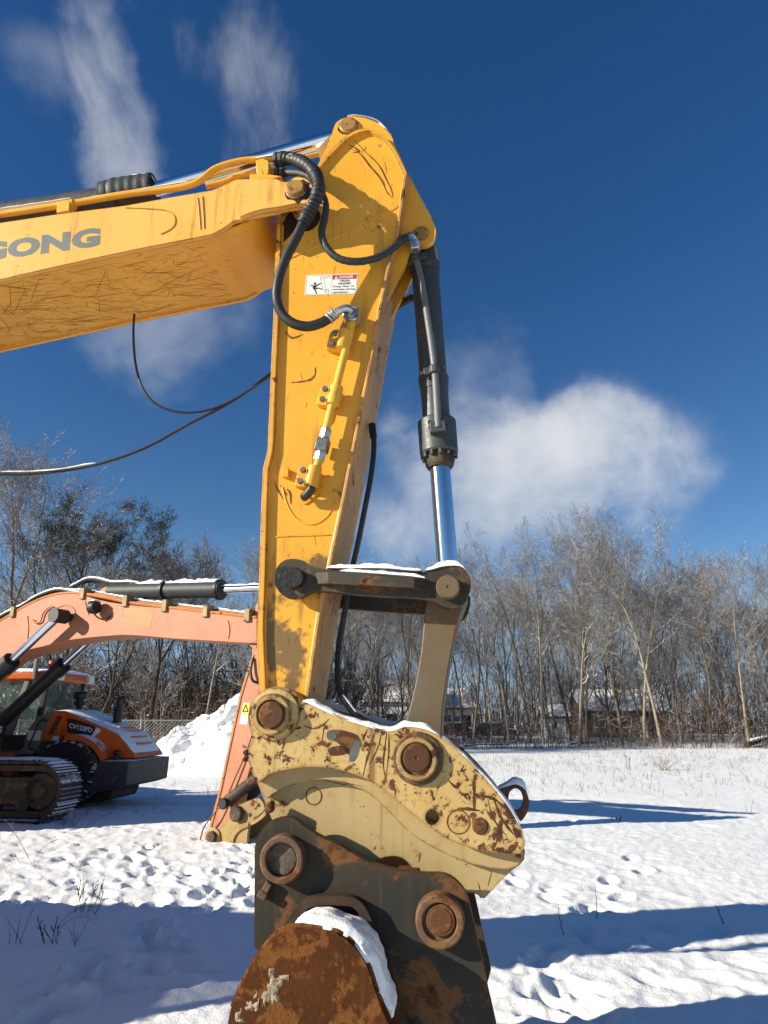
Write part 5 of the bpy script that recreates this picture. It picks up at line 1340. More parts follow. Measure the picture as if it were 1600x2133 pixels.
o_, b_, t_ = FR.at(*zb((610, 672))[0], HD0 - .014), FR.at(*zb((800, 700))[0], HD0 - .014), FR.at(*zb((612, 622))[0], HD0 - .014)
bx = FR.at(*zb((808, 698))[0], HD0 - .014) - FR.at(*zb((606, 655))[0], HD0 - .014)
o_ = FR.at(*zb((606, 655))[0], HD0 - .0145); ey_ = FR.at(*zb((606, 614))[0], HD0 - .0145) - o_
vs, fs = text_mesh('CV122PD', Vector((0, 0, 0)), Vector((1, 0, 0)), Vector((0, 1, 0)), 1.0, .02, 1.0)
wx = max(v.x for v in vs); hy = max(v.y for v in vs)
MB()._add([o_ + bx * (v.x / wx) + ey_ * (v.y / hy) for v in vs], fs).build('lettering', M['white'], hood, smooth=0)
quad_on(FR, HD0 - .05, zb((466, 730), (522, 730), (516, 768), (456, 768)), 'label_sticker', M['white'], vp)
# fender arch over the wheel
fa = rz([(560, 725), (640, 715), (720, 728), (790, 762), (850, 815), (890, 870), (918, 920)], .0)
MB().prism(FR, smooth_path(fa, 4) + list(reversed(offset_poly(smooth_path(fa, 4), -.10))), .02, HD0 + .05).build('fender', M['roller_snow'], ro_, .03, seg=3)
# wheels
def wheel(d0, d1, c, r, name='wheel'):
    wd = d1 - d0
    t = MB().lathe(FR.W(c[0], d0, c[1]), FR.N, [(.02, r * .60), (0, r * .74), (.03, r * .92), (.09, r * .985), (wd * .5, r), (wd - .09, r * .985), (wd - .03, r * .92), (wd, r * .74), (wd - .02, r * .6)], 48).build(name, M['tyre'], ro_)
    m_me = None
    for i in range(22):
        for s in (0, 1):
            an = 2 * math.pi * (i + .5 * s) / 22
            if m_me is None or True:
                m = MB(); 
                pa = FR.W(c[0] + math.cos(an) * r * .945, d0 + (.03 if s == 0 else wd * .52), c[1] + math.sin(an) * r * .97)
                pb = FR.W(c[0] + math.cos(an + .16) * r * .965, d0 + (wd * .46 if s == 0 else wd - .03), c[1] + math.sin(an + .16) * r * .995)
                m.beam(pa, pb, .07, .09, up=(math.cos(an), 0, math.sin(an)))
                m.build('tread_lug', M['tyre'], t)
    MB().lathe(FR.W(c[0], d0 + .03, c[1]), FR.N, [(.12, .001), (.12, r * .2), (.08, r * .25), (.10, r * .5), (.0, r * .58), (.0, r * .61), (.2, r * .61), (.2, .001)], 32).build('rim', M['orange_deep'], t)
    return t
wc = FR.uz(*zb((525, 1090))[0], .0)
wc = (wc[0], .63)
wheel(.0, .52, wc, .63); wheel(1.6, 2.12, wc, .63)
# rear frame and bumper
bump = rz([(745, 905), (765, 875), (800, 866), (825, 880), (850, 935), (870, 950), (1130, 952), (1102, 1168), (1000, 1200), (760, 1235)], .05)
MB().prism(FR, bump, .05, 2.10).build('rear_bumper', M['bumper'], ro_, .02)
snp = rz([(870, 946), (960, 948), (1060, 949), (1128, 950)], .05)
o = snow_sheet(snp, .07, 2.05, .02, 6, 26, fr=FR).build('snow', M['snow'], ro_); o['kind'] = 'stuff'
quad_on(FR, .05, zb((790, 970), (850, 965), (845, 1025), (795, 1030)), 'lash_sticker', M['faint'], ro_)
c = FR.at(*zb((1022, 905))[0], .25)
MB().lathe(c - Vector((0, 0, .08)), (0, 0, 1), [(0, .05), (.10, .05), (.12, .07), (.16, .07), (.19, .03), (.19, .001)], 12).build('filler_cap', M['black'], ro_)
MB().prism(FR, rz([(500, 1235), (760, 1235), (1000, 1200), (960, 1290), (700, 1330), (500, 1330)], .5), .5, 1.7).build('rear_axle', M['track_in'], ro_, .02)
# exhaust stack and pre-cleaner on the hood
e = FR.at(*zb((1028, 590))[0], 1.05)
MB().lathe(e - Vector((0, 0, .05)), (0, 0, 1), [(0, .09), (.28, .09), (.28, .10), (.30, .10), (.30, .05), (.36, .05), (.36, .001)], 16).tube(smooth_path([tuple(e + Vector((0, 0, .28))), tuple(e + Vector((0, 0, .38))), tuple(e + Vector((.04, 0, .44))), tuple(e + Vector((.12, 0, .46)))], 4), .045, 10).build('exhaust', M['black'], ro_)
e = FR.at(*zb((695, 490))[0], .9)
MB().lathe(e - Vector((0, 0, .04)), (0, 0, 1), [(0, .06), (.10, .06), (.12, .12), (.17, .12), (.18, .08), (.22, .08), (.24, .13), (.34, .14), (.38, .10), (.40, .001)], 18).build('air_cleaner', M['black'], ro_)
# cab: frame, panes, roof
CD0, CD1 = .30, 1.85
uc = FR.uz(*zb((432, 240))[0], CD0)[0]; zt = FR.uz(*zb((432, 238))[0], CD0)[1]; ul = uc - 1.75; zl = FR.uz(*zb((420, 520))[0], CD0)[1]; zbt = FR.uz(*zb((250, 880))[0], CD0)[1]
cab = MB().box(FR, ul, uc - .02, CD0 + .02, CD1 - .02, zbt, zl - .45).build('cab', M['roller_grey'], ro_, .02)
for (x0, z0, x1, z1, d, w_, mt) in ((uc - .16, zl - .5, uc - .06, zt, CD0, .10, 'black'), (uc - .16, zl - .5, uc - .06, zt, CD1 - .1, .10, 'black'), (uc - .75, zl - .6, uc - .45, zt, CD0 - .01, .12, 'roller_grey'), (uc - .75, zl - .6, uc - .45, zt, CD1 - .1, .12, 'roller_grey'), (ul, zbt, ul + .05, zt, CD0, .09, 'black'), (ul, zbt, ul + .05, zt, CD1 - .1, .09, 'black')):
    MB().beam(FR.W(x0, d + .05, z0), FR.W(x1, d + .05, z1), .10, w_, up=FR.N).build('cab_pillar', M[mt], cab, .01)
MB().box(FR, uc - .06, uc - .05, CD0 + .12, CD1 - .12, zl - .35, zt - .02).build('rear_window', M['green_glass'], cab)
MB()._add([FR.W(u, CD0 + .05, z) for (u, z) in ((uc - .65, zl - .4), (uc - .16, zl - .4), (uc - .12, zt - .02), (uc - .48, zt - .02))], [(0, 1, 2, 3)]).build('side_window', M['green_glass'], cab)
MB()._add([FR.W(u, CD0 + .05, z) for (u, z) in ((ul + .1, zbt + .35), (uc - .80, zbt + .35), (uc - .55, zt - .02), (ul + .1, zt - .02))], [(0, 1, 2, 3)]).build('door_window', M['green_glass'], cab)
MB()._add([FR.W(u, CD1 - .05, z) for (u, z) in ((ul + .1, zl - .4), (uc - .2, zl - .4), (uc - .12, zt - .02), (ul + .1, zt - .02))], [(0, 1, 2, 3)]).build('side_window', M['green_glass'], cab)
MB().box(FR, ul, uc - .8, CD0 - .02, CD0 + .05, zbt + .30, zbt + .37).box(FR, ul, uc - .85, CD0 - .03, CD0 + .05, zbt - .12, zbt + .22).build('door', M['black'], cab, .01)
sx = FR.uz(*zb((846, 200))[0], CD0)[0]
MB().box(FR, ul - .1, uc + .12, CD0 - .06, CD1 + .06, zt - .01, zt + .17).build('cab_roof', M['roller_snow'], cab, .05, seg=3)
o = snow_sheet([(ul - .1, zt + .165), (ul + .5, zt + .175), (uc - .5, zt + .175), (uc + .12, zt + .165)], CD0 - .05, CD1 + .05, .07, 12, 24, fr=FR).build('snow', M['snow'], cab); o['kind'] = 'stuff'
for (x, d) in ((590, CD0 - .05), (820, CD1 - .35)):
    pc_ = FR.W(uc + .10, CD0 + .1 if x < 700 else CD1 - .25, zt + .09)
    MB().box(FR, uc + .09, uc + .20, CD0 + .02 if x < 700 else CD1 - .3, CD0 + .24 if x < 700 else CD1 - .06, zt + .0, zt + .17).build('roof_lamp', M['white'], cab, .02)
c = FR.W(uc - .02, CD0 + .06, zt + .17)
MB().lathe(c, (0, 0, 1), [(0, .06), (.05, .06), (.06, .075), (.18, .07), (.22, .05), (.22, .001)], 14).build('beacon', M['orange_deep'], cab)
MB().box(FR, uc - .30, uc - .22, CD0 - .14, CD0 - .05, zt + .0, zt + .42).build('mirror', M['roller_grey'], cab, .02)
P = smooth_path([tuple(FR.at(*zz, CD0 - .14)) for zz in zb((300, 848), (255, 835), (262, 800), (300, 710), (350, 600), (380, 588), (410, 600))], 5)
MB().tube(P, .018, 8).build('hand_rail', M['black'], ro_)
MB().prism(FR, rz([(0, 720), (215, 720), (205, 820), (170, 855), (0, 860)], CD0 - .05), CD0 - .05, CD0 + .3).build('fuel_tank', M['black'], ro_, .03)
pnl = rz([(0, 890), (295, 890), (370, 768), (430, 620), (440, 520), (330, 560), (240, 690), (210, 760), (0, 780)], CD0)
MB().prism(FR, pnl, CD0 - .015, CD0 + .05).build('side_panel', M['roller_grey'], ro_, .01)
quad_on(FR, CD0 - .015, zb((245, 680), (368, 680), (352, 768), (240, 768)), 'info_sticker', M['white'], ro_)
MB().prism(FR, rz([(0, 890), (300, 890), (280, 985), (0, 1010)], CD0 + .05), CD0 + .05, 1.6).build('chassis', M['rust'], ro_, .02)
# front frame and drum (mostly beyond the left edge)
ud = wc[0] - 3.0
MB().box(FR, ud - .9, ud + 1.9, .15, .35, .55, 1.0).box(FR, ud - .9, ud + 1.9, 1.8, 2.0, .55, 1.0).box(FR, ud + 1.1, ud + 1.9, .35, 1.8, .55, 1.0).box(FR, ud - .95, ud - .8, .15, 2.0, .55, .95).build('drum_frame', M['orange_deep'], ro_, .03)
MB().lathe(FR.W(ud, .38, .74), FR.N, [(0, .001), (0, .70), (.02, .74), (1.36, .74), (1.38, .70), (1.38, .001)], 48).build('drum', M['rust'], ro_)

# ------------------------------------------------------------------ chain-link fence beyond the machines
M['galv'] = simple('galvanised_steel', (.22, .23, .23), .5, .4, var=.15)
FD = 31.0
def col_at(px):
    r = ray(px, 1520); return Vector((r.x / r.y * FD, FD, 0))
fa_, fb_ = col_at(215), col_at(400)
fd = (fb_ - fa_).normalized(); fy = fa_.y
fence = thing('chain_link_fence', 'grey chain link fence standing between the roller and the woods', 'fence', (fa_ + fb_) / 2)
A0 = fa_ - fd * 14; LN = 26.0; FHh = 1.62
def fp(t, z): return A0 + fd * t + Vector((0, 0, z))
npost = 11
pmesh = None
for i in range(npost):
    t = LN * i / (npost - 1)
    if pmesh is None:
        o = MB().tube([fp(t, -.1), fp(t, FHh + .06)], .045, 8).build('fence_post', M['galv'], fence); pmesh = o
    else:
        o = pmesh.copy(); col.objects.link(o); o.location = fd * t
MB().tube([fp(0, FHh), fp(LN, FHh)], .03, 6).build('top_rail', M['galv'], fence)
m = MB(); step_ = .16
k = int(LN / step_)
for i in range(-11, k):
    for s in (1, -1):
        t0 = i * step_; t1 = t0 + FHh
        a, b = (fp(t0, .02), fp(t1, FHh)) if s == 1 else (fp(t1, .02), fp(t0, FHh))
        if t0 < 0 or t1 > LN: continue
        m.tube([a, b], .005, 3, False)
o = m.build('chain_link', M['galv'], fence, smooth=0); o['kind'] = 'stuff'

# ------------------------------------------------------------------ woods
M['bark'] = snow_on('grey_bark', (.165, .128, .088), (.088, .069, .05), .9, .80, 1.1, .55, 3.0, 2.5)
M['bark_pale'] = snow_on('pale_bark', (.32, .26, .18), (.20, .16, .11), .85, .80, 1.1, .5, 3.0, 2.0)
M['bark_dark'] = snow_on('dark_bark', (.030, .024, .019), (.05, .04, .03), .9, .70, 1.0, .55, 3.0, 2.5)
M['twig'] = snow_on('frosted_twigs', (.195, .168, .140), (.118, .096, .076), .85, .28, .80, .55, 1.3, .8)
M['twig_dark'] = snow_on('dark_twigs', (.06, .048, .038), (.045, .036, .03), .85, .45, .85, .5, 1.3, .8)

def segs_to_mesh(name, P0, P1, R0, R1, sides, mat):
    """many tapered pieces of branch as one mesh (numpy)"""
    P0, P1 = np.asarray(P0), np.asarray(P1); R0, R1 = np.asarray(R0)[:, None], np.asarray(R1)[:, None]
    t = P1 - P0; t /= np.linalg.norm(t, axis=1, keepdims=True) + 1e-9
    ref = np.where(np.abs(t[:, 2:3]) < .9, np.array([[0, 0, 1.]]), np.array([[1., 0, 0]]))
    a = np.cross(t, ref); a /= np.linalg.norm(a, axis=1, keepdims=True) + 1e-9; b = np.cross(t, a)
    n = len(P0); V = np.zeros((n, 2 * sides, 3))
    for j in range(sides):
        an = 2 * math.pi * j / sides; d = a * math.cos(an) + b * math.sin(an)
        V[:, j] = P0 + d * R0; V[:, sides + j] = P1 + d * R1
    base = (np.arange(n) * 2 * sides)[:, None, None]
    q = np.array([[j, sides + j, sides + (j + 1) % sides, (j + 1) % sides] for j in range(sides)])[None]
    Q = (base + q).reshape(-1, 4)
    me = bpy.data.meshes.new(name); V = V.reshape(-1, 3).astype(np.float32)
    me.vertices.add(len(V)); me.vertices.foreach_set('co', V.ravel())
    me.loops.add(Q.size); me.loops.foreach_set('vertex_index', Q.astype(np.int32).ravel())
    me.polygons.add(len(Q)); me.polygons.foreach_set('loop_start', np.arange(0, Q.size, 4, dtype=np.int32))
    me.polygons.foreach_set('use_smooth', np.ones(len(Q), bool))
    me.materials.append(mat); me.update(calc_edges=True)
    o = bpy.data.objects.new(name, me); col.objects.link(o); return o

def grow_tree(seed, H, fork=.5, spread=.5, dens=1.0, lean=0.0, r0=.135, low=.30, crook=.05, twig_r=.0115):
    """recursive bare tree: returns trunk pieces and crown pieces"""
    rg = random.Random(seed); T = ([], [], [], []); Cc = ([], [], [], []); tips = []
    def rv(): return Vector((rg.gauss(0, 1), rg.gauss(0, 1), rg.gauss(0, 1)))
    def limb(p, d, L, r, lvl, buf, nseg, up):
        pts = [p.copy()]; rad = [r]
        for i in range(nseg):
            d = (d + rv() * (crook if lvl == 0 else .13) + Vector((0, 0, up))).normalized()
            p = p + d * (L / nseg); pts.append(p.copy()); rad.append(max(r * (1 - .86 * (i + 1) / nseg), twig_r * .7))
        for i in range(nseg):
            buf[0].append(tuple(pts[i])); buf[1].append(tuple(pts[i + 1])); buf[2].append(rad[i]); buf[3].append(rad[i + 1])
        return pts, rad
    def branch(pts, rad, lvl, L):
        if lvl > 4: return
        n = {1: 13, 2: 7, 3: 5, 4: 1.8}[lvl] * dens; n = int(n) + (rg.random() < n % 1)
        k = len(pts) - 1
        for i in range(n):
            t = (low + (1 - low) * (i + rg.random()) / n) if lvl == 1 else (.18 + .82 * (i + rg.random()) / n)
            f = t * k; a = min(int(f), k - 1); p = pts[a].lerp(pts[a + 1], f - a); r = rad[a] + (rad[a + 1] - rad[a]) * (f - a)
            ax = (pts[a + 1] - pts[a]).normalized(); s = rv(); s = (s - ax * s.dot(ax)).normalized()
            ang = {1: rg.uniform(.42, .95), 2: rg.uniform(.4, .85), 3: rg.uniform(.4, .85), 4: rg.uniform(.35, .8)}[lvl] * (1 if lvl > 1 else .75 + spread * .5)
            d = ax * math.cos(ang) + s * math.sin(ang)
            if lvl == 1: LL = H * (.38 - .21 * t) * rg.uniform(.6, 1.25) * (.6 + spread)
            else: LL = L * rg.uniform(.36, .66) * (1.08 - .45 * t)
            LL = max(LL, .28)
            rr_ = max(min(r * .62, LL * .016 + .005), twig_r)
            q, qr = limb(p, d, LL, rr_, lvl, Cc, {1: 6, 2: 4, 3: 3, 4: 2}[lvl], {1: .11, 2: .09, 3: .06, 4: .03}[lvl])
            tips.append(q[-1])
            branch(q, qr, lvl + 1, LL)
    d0 = Vector((lean, rg.uniform(-.04, .04), 1)).normalized()
    pts, rad = limb(Vector((0, 0, -.2)), d0, H * (fork if fork < .9 else 1), r0, 0, T, 9, .015)
    if fork < .9:
        rad[-1] = r0 * .55
        T[3][-1] = r0 * .55
        for i in range(9):
            rr_ = r0 * (1 - .45 * (i + 1) / 9); T[3][i] = rr_
            if i < 8: T[2][i + 1] = rr_
            rad[i + 1] = rr_
        nl = rg.choice([2, 2, 3])
        branch(pts, rad, 1, H) if rg.random() < .3 else None
        for i in range(nl):
            s = Vector((math.cos(i * 2 * math.pi / nl + rg.random()), math.sin(i * 2 * math.pi / nl + rg.random()), 0)) * rg.uniform(.22, .42)
            q, qr = limb(pts[-1], (d0 + s).normalized(), H * (1 - fork) * rg.uniform(.85, 1.1), r0 * .5, 0, T, 8, .05)
            branch(q, qr, 1, H * (1 - fork))
    else:
        branch(pts, rad, 1, H)
    return T, Cc, tips
TREES = []
def make_tree(name, seed, tm, cm, **kw):
    T, Cc, tips = grow_tree(seed, **kw)
    r = bpy.data.objects.new(name, None); col.objects.link(r); ORIG[r.name] = Vector((0, 0, 0))
    t = segs_to_mesh('trunk', *T, 7, tm); t.parent = r
    c = segs_to_mesh('crown', *Cc, 3, cm); c.parent = r
    return r, tips
specs = [dict(H=17, fork=1, spread=.45), dict(H=17, fork=.45, spread=.5), dict(H=18, fork=1, spread=.36, low=.4), dict(H=16, fork=.55, spread=.55), dict(H=17.5, fork=.35, spread=.5, r0=.16),
         dict(H=16, fork=1, spread=.5, lean=.10, low=.3), dict(H=15, fork=.5, spread=.6, lean=-.12), dict(H=17, fork=.62, spread=.45, low=.25), dict(H=12, fork=1, spread=.5, low=.22, r0=.10), dict(H=13, fork=.4, spread=.6, r0=.10)]
PROTO = []
for i, s in enumerate(specs):
    r, tips = make_tree('bare_tree', 100 + i, M['bark_pale'] if i in (2, 5) else M['bark'], M['twig'], dens=.92, **s)
    PROTO.append(r)
used = [False] * len(PROTO)
rgT = random.Random(42)
def put_tree(k, x, y, s, rz_, label, group=None, sz=None):
    sc3 = (s, s, s * (sz or 1))
    if not used[k]:
        used[k] = True; r = PROTO[k]; r.location = (x, y, 0); r.rotation_euler = (0, 0, rz_); r.scale = sc3
    else: r = dup(PROTO[k], (x, y, 0), rz_, sc3)
    r['label'] = label; r['category'] = 'tree'
    if group: r['group'] = group
    elif 'group' in r: del r['group']
    return r
# trees one can single out
def at_ground(px, depth):
    """x on the ground seen in column px at a given distance"""
    r = ray(px, 1535); return r.x / r.y * depth
def put_px(k, px, depth, s, label, rz_=0, sz=None): return put_tree(k, at_ground(px, depth), depth, s, rz_, label, None, sz)
put_px(2, 1342, 50, .84, 'tall pale bare tree with the thick straight trunk right of the snowy house', 2.0)
put_px(7, 1222, 52, .86, 'tall bare tree with a slender trunk leaning left in front of the snowy house', 1.0)
put_px(5, 1558, 47, .72, 'pale thin birch like tree leaning left at the right end of the woods', math.pi)
put_px(0, 1105, 54, .84, 'tall bare tree between the house and the bucket cylinder', .4)
put_px(4, 1275, 58, .94, 'widest forked bare tree with the highest crown over the brown house', 2.4)
LAB = 'bare tree with frosted twigs standing in the dense snowy woods'; GRP = 'bare trees of the woods'
rows = [(49, 2.5, 0, 1), (53, 2.2, 0, 1), (58, 2.0, .3, 1), (64, 2.1, .2, 1), (71, 2.3, .5, 1), (80, 2.7, .3, 1), (90, 3.2, 0, 1)]
trees_n = 0; PLACED = []
def blocked(px): return 560 < px < 640
for (dep, gap, off, _) in rows:
    x = at_ground(-90, dep)
    xe = at_ground(1690, dep)
    while x < xe:
        x += gap * rgT.uniform(.55, 1.45)
        y = dep + rgT.uniform(-2.2, 2.2)
        px = 800 + F * x / (y * .958)
        s = rgT.uniform(.72, 1.0)
        if px < 560: y -= dep * .14; x *= .86
        s *= float(np.interp(px, [-100, 60, 540, 700, 1000, 1150, 1350, 1440, 1700], [.82, .76, .74, .80, .86, .93, .92, .78, .74]))
        if dep < 52 and 930 < px < 1420 and rgT.random() < .45: continue
        if px < 270 and dep < 62 and rgT.random() < .55: continue
        k = rgT.randrange(10)
        if dep < 60 and k > 7 and rgT.random() < .5: k = rgT.randrange(8)
        PLACED.append((put_tree(k, x, y, s, rgT.uniform(0, 6.28), LAB, GRP), k, dep, 800 + F * x / (y * .958))); trees_n += 1
DESC = ['single stemmed', 'high forked', 'slim pale', 'broad forked', 'low forked', 'pale leaning', 'spreading', 'late forked', 'short thin', 'short bushy']
ORDN = ['first', 'second', 'third', 'fourth', 'fifth', 'sixth', 'seventh', 'eighth', 'ninth', 'tenth', 'eleventh', 'twelfth', 'thirteenth', 'fourteenth', 'fifteenth']
def region(px):
    for lim, nm in ((230, 'above the roller'), (540, 'behind the orange boom'), (720, 'behind the yellow stick'), (900, 'inside the bucket linkage'), (1080, 'right of the bucket link'), (1300, 'around the houses'), (1460, 'right of the houses')):
        if px < lim: return nm
    return 'at the right edge'
def depth_name(d): return 'front' if d < 52 else 'second' if d < 57 else 'third' if d < 62 else 'rear'
cells = {}
for (o, k, d, px) in PLACED: cells.setdefault((k, depth_name(d), region(px)), []).append((px, o))
for (k, dn, rn), lst in cells.items():
    lst.sort(key=lambda q: q[0])
    for i, (px, o) in enumerate(lst):
        o['label'] = '%s bare tree in the %s row of the woods %s' % (DESC[k], dn, rn) if len(lst) == 1 else '%s %s bare tree from the left, %s row %s' % (ORDN[min(i, 14)], DESC[k], dn, rn)
# darker, nearer trees at the left, and the pine among them
def special(name, seed, px, depth, label, tm, cm, cat='tree', **kw):
    r, tips = make_tree(name, seed, tm, cm, **kw)
    r.location = (at_ground(px, depth), depth, 0); r['label'] = label; r['category'] = cat
    return r, tips
special('bare_tree', 301, 95, 33, 'dark forked tree with black crooked limbs at the left above the orange boom', M['bark_dark'], M['twig_dark'], H=9.5, fork=.40, spread=.75, r0=.17, crook=.10, lean=-.06, dens=.95)
special('bare_tree', 305, 20, 36, 'tall frosted tree rising highest at the left edge', M['bark'], M['twig'], H=14.5, fork=.5, spread=.5, r0=.15, dens=.95)
special('bare_tree', 309, 300, 38, 'dark slanting bare tree behind the cab of the roller', M['bark_dark'], M['twig'], H=9.5, fork=.5, spread=.55, r0=.13, crook=.08, lean=.22)
special('bare_tree', 311, 185, 37, 'dark bare tree rising behind the end of the cab roof', M['bark_dark'], M['twig'], H=9.0, fork=.35, spread=.6, r0=.14, crook=.09, lean=.12)
pr, ptips = special('pine_tree', 317, 62, 34, 'dark green pine with a rounded snow dusted crown at the left', M['bark_dark'], M['twig_dark'], H=10.6, fork=.60, spread=.70, r0=.16, crook=.09, lean=.12, dens=.72)
# needle tufts on the upper outer twigs of the pine
rg = random.Random(9); V = []; Fq = []
zmax = max(t.z for t in ptips)
cand = [t for t in ptips if t.z > zmax * .70]
rg.shuffle(cand)
for t in cand[:1000]:
    for k in range(16):
        d = Vector((rg.gauss(0, 1), rg.gauss(0, 1), rg.gauss(.5, 1))).normalized(); s = d.orthogonal().normalized() * .013
        c = t + Vector((rg.gauss(0, .11), rg.gauss(0, .11), rg.gauss(0, .07))); L2 = rg.uniform(.10, .18); b = len(V)
        V += [tuple(c - s), tuple(c + s), tuple(c + d * L2)]; Fq.append((b, b + 1, b + 2))
M['needle'] = snow_on('pine_needles', (.024, .034, .013), (.050, .048, .018), .7, .70, 1.05, .6, 2.2, 1.2)
nd = link_mesh('needles', V, Fq, [M['needle']], None, pr, 0); nd['kind'] = 'stuff'

# ------------------------------------------------------------------ undergrowth at the wood's edge (nobody could count it)
M['brush'] = snow_on('undergrowth_stems', (.11, .075, .05), (.07, .05, .036), .9, .45, .9, .5, 1.5, .35)
def thicket(name, n, xr, yfun, hmax, seed, rad=.014, label=None, leaf=0):
    rs_ = np.random.RandomState(seed); P0 = []; P1 = []; R0 = []; R1 = []
    for i in range(n):
        x = rs_.uniform(*xr); y = yfun(x, rs_); h = hmax * rs_.beta(1.4, 2.4)
        p = np.array([x, y, -.05]); d = np.array([rs_.normal(0, .22), rs_.normal(0, .22), 1.0])
        if rs_.rand() < .18: d = np.array([rs_.normal(0, 1), rs_.normal(0, .5), .5])
        k = 3; r = rad * (0.5 + h / hmax)
        for j in range(k):
            d = d / np.linalg.norm(d); q = p + d * h / k; P0.append(p); P1.append(q); R0.append(r * (1 - j / k * .7)); R1.append(r * (1 - (j + 1) / k * .7))
            if j > 0:
                for b in range(2):
                    e = d + rs_.normal(0, .7, 3); e /= np.linalg.norm(e); P0.append(q); P1.append(q + e * h * .28); R0.append(r * .5); R1.append(r * .3)
            p = q; d = d + rs_.normal(0, .18, 3)
    o = segs_to_mesh(name, P0, P1, R0, R1, 3, M['brush']); o['kind'] = 'stuff'; o['label'] = label
    return o
thicket('undergrowth', 3900, (-34, 42), lambda x, r: (44 if x > -6 else 38) + 24 * r.beta(1.0, 1.7), 3.4, 5, .016, 'thin snowy stems and saplings filling the foot of the woods')
thicket('brush', 2600, (-30, 36), lambda x, r: (43.5 if x > -4 else 37.5) + r.normal(1.0, .9), .75, 6, .011, 'low snowy brush along the edge of the field')
thicket('far_woods', 5200, (-62, 70), lambda x, r: (66 if x < -8 else 92) + r.uniform(0, 16), 9.5, 15, .05, 'far depth of the woods reading as one grey brown mass')
M['brush_dark'] = snow_on('shaded_stems', (.055, .043, .033), (.035, .028, .022), .9, .75, 1.1, .5, 1.5, .35)  # darker copy of the brush colour, painting in the shade deep in the woods
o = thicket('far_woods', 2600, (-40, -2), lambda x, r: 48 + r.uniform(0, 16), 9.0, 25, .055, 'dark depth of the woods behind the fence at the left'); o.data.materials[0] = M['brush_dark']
o = thicket('stalks', 170, (-8.5, 1.0), lambda x, r: r.uniform(24.5, 29), 1.1, 8, .010, 'dry stalks sticking out of the snow heap')
mz = o.data; co = np.empty(len(mz.vertices) * 3, np.float32); mz.vertices.foreach_get('co', co); co = co.reshape(-1, 3)
co[:, 2] += np.maximum(0, pile_h(co[:, 0].astype(float), co[:, 1].astype(float))).astype(np.float32); mz.vertices.foreach_set('co', co.ravel()); mz.update()
# withered leaves still hanging low in the woods
M['leaf'] = simple('withered_leaf', (.17, .085, .045), .8, var=.3, scale=3)
rs_ = np.random.RandomState(4); V = []; Fq = []
for c in range(75):
    px = rs_.choice([rs_.uniform(230, 480), rs_.uniform(1250, 1600)]); dep = rs_.uniform(41, 56) * (.88 if px < 560 else 1); cx = at_ground(px, dep); cz = rs_.uniform(.6, 3.6)
    for i in range(40):
        p = np.array([cx, dep, cz]) + rs_.normal(0, .55, 3); d = rs_.normal(0, 1, 3); d /= np.linalg.norm(d); e = np.cross(d, [.3, .5, .8]); b = len(V)
        V += [tuple(p - e * .035), tuple(p + d * .08), tuple(p + e * .035), tuple(p - d * .08)]; Fq.append((b, b + 1, b + 2, b + 3))
lf = link_mesh('withered_leaves', V, Fq, [M['leaf']], None, None, 0); lf['kind'] = 'stuff'; lf['label'] = 'withered brown leaves hanging low in the woods'

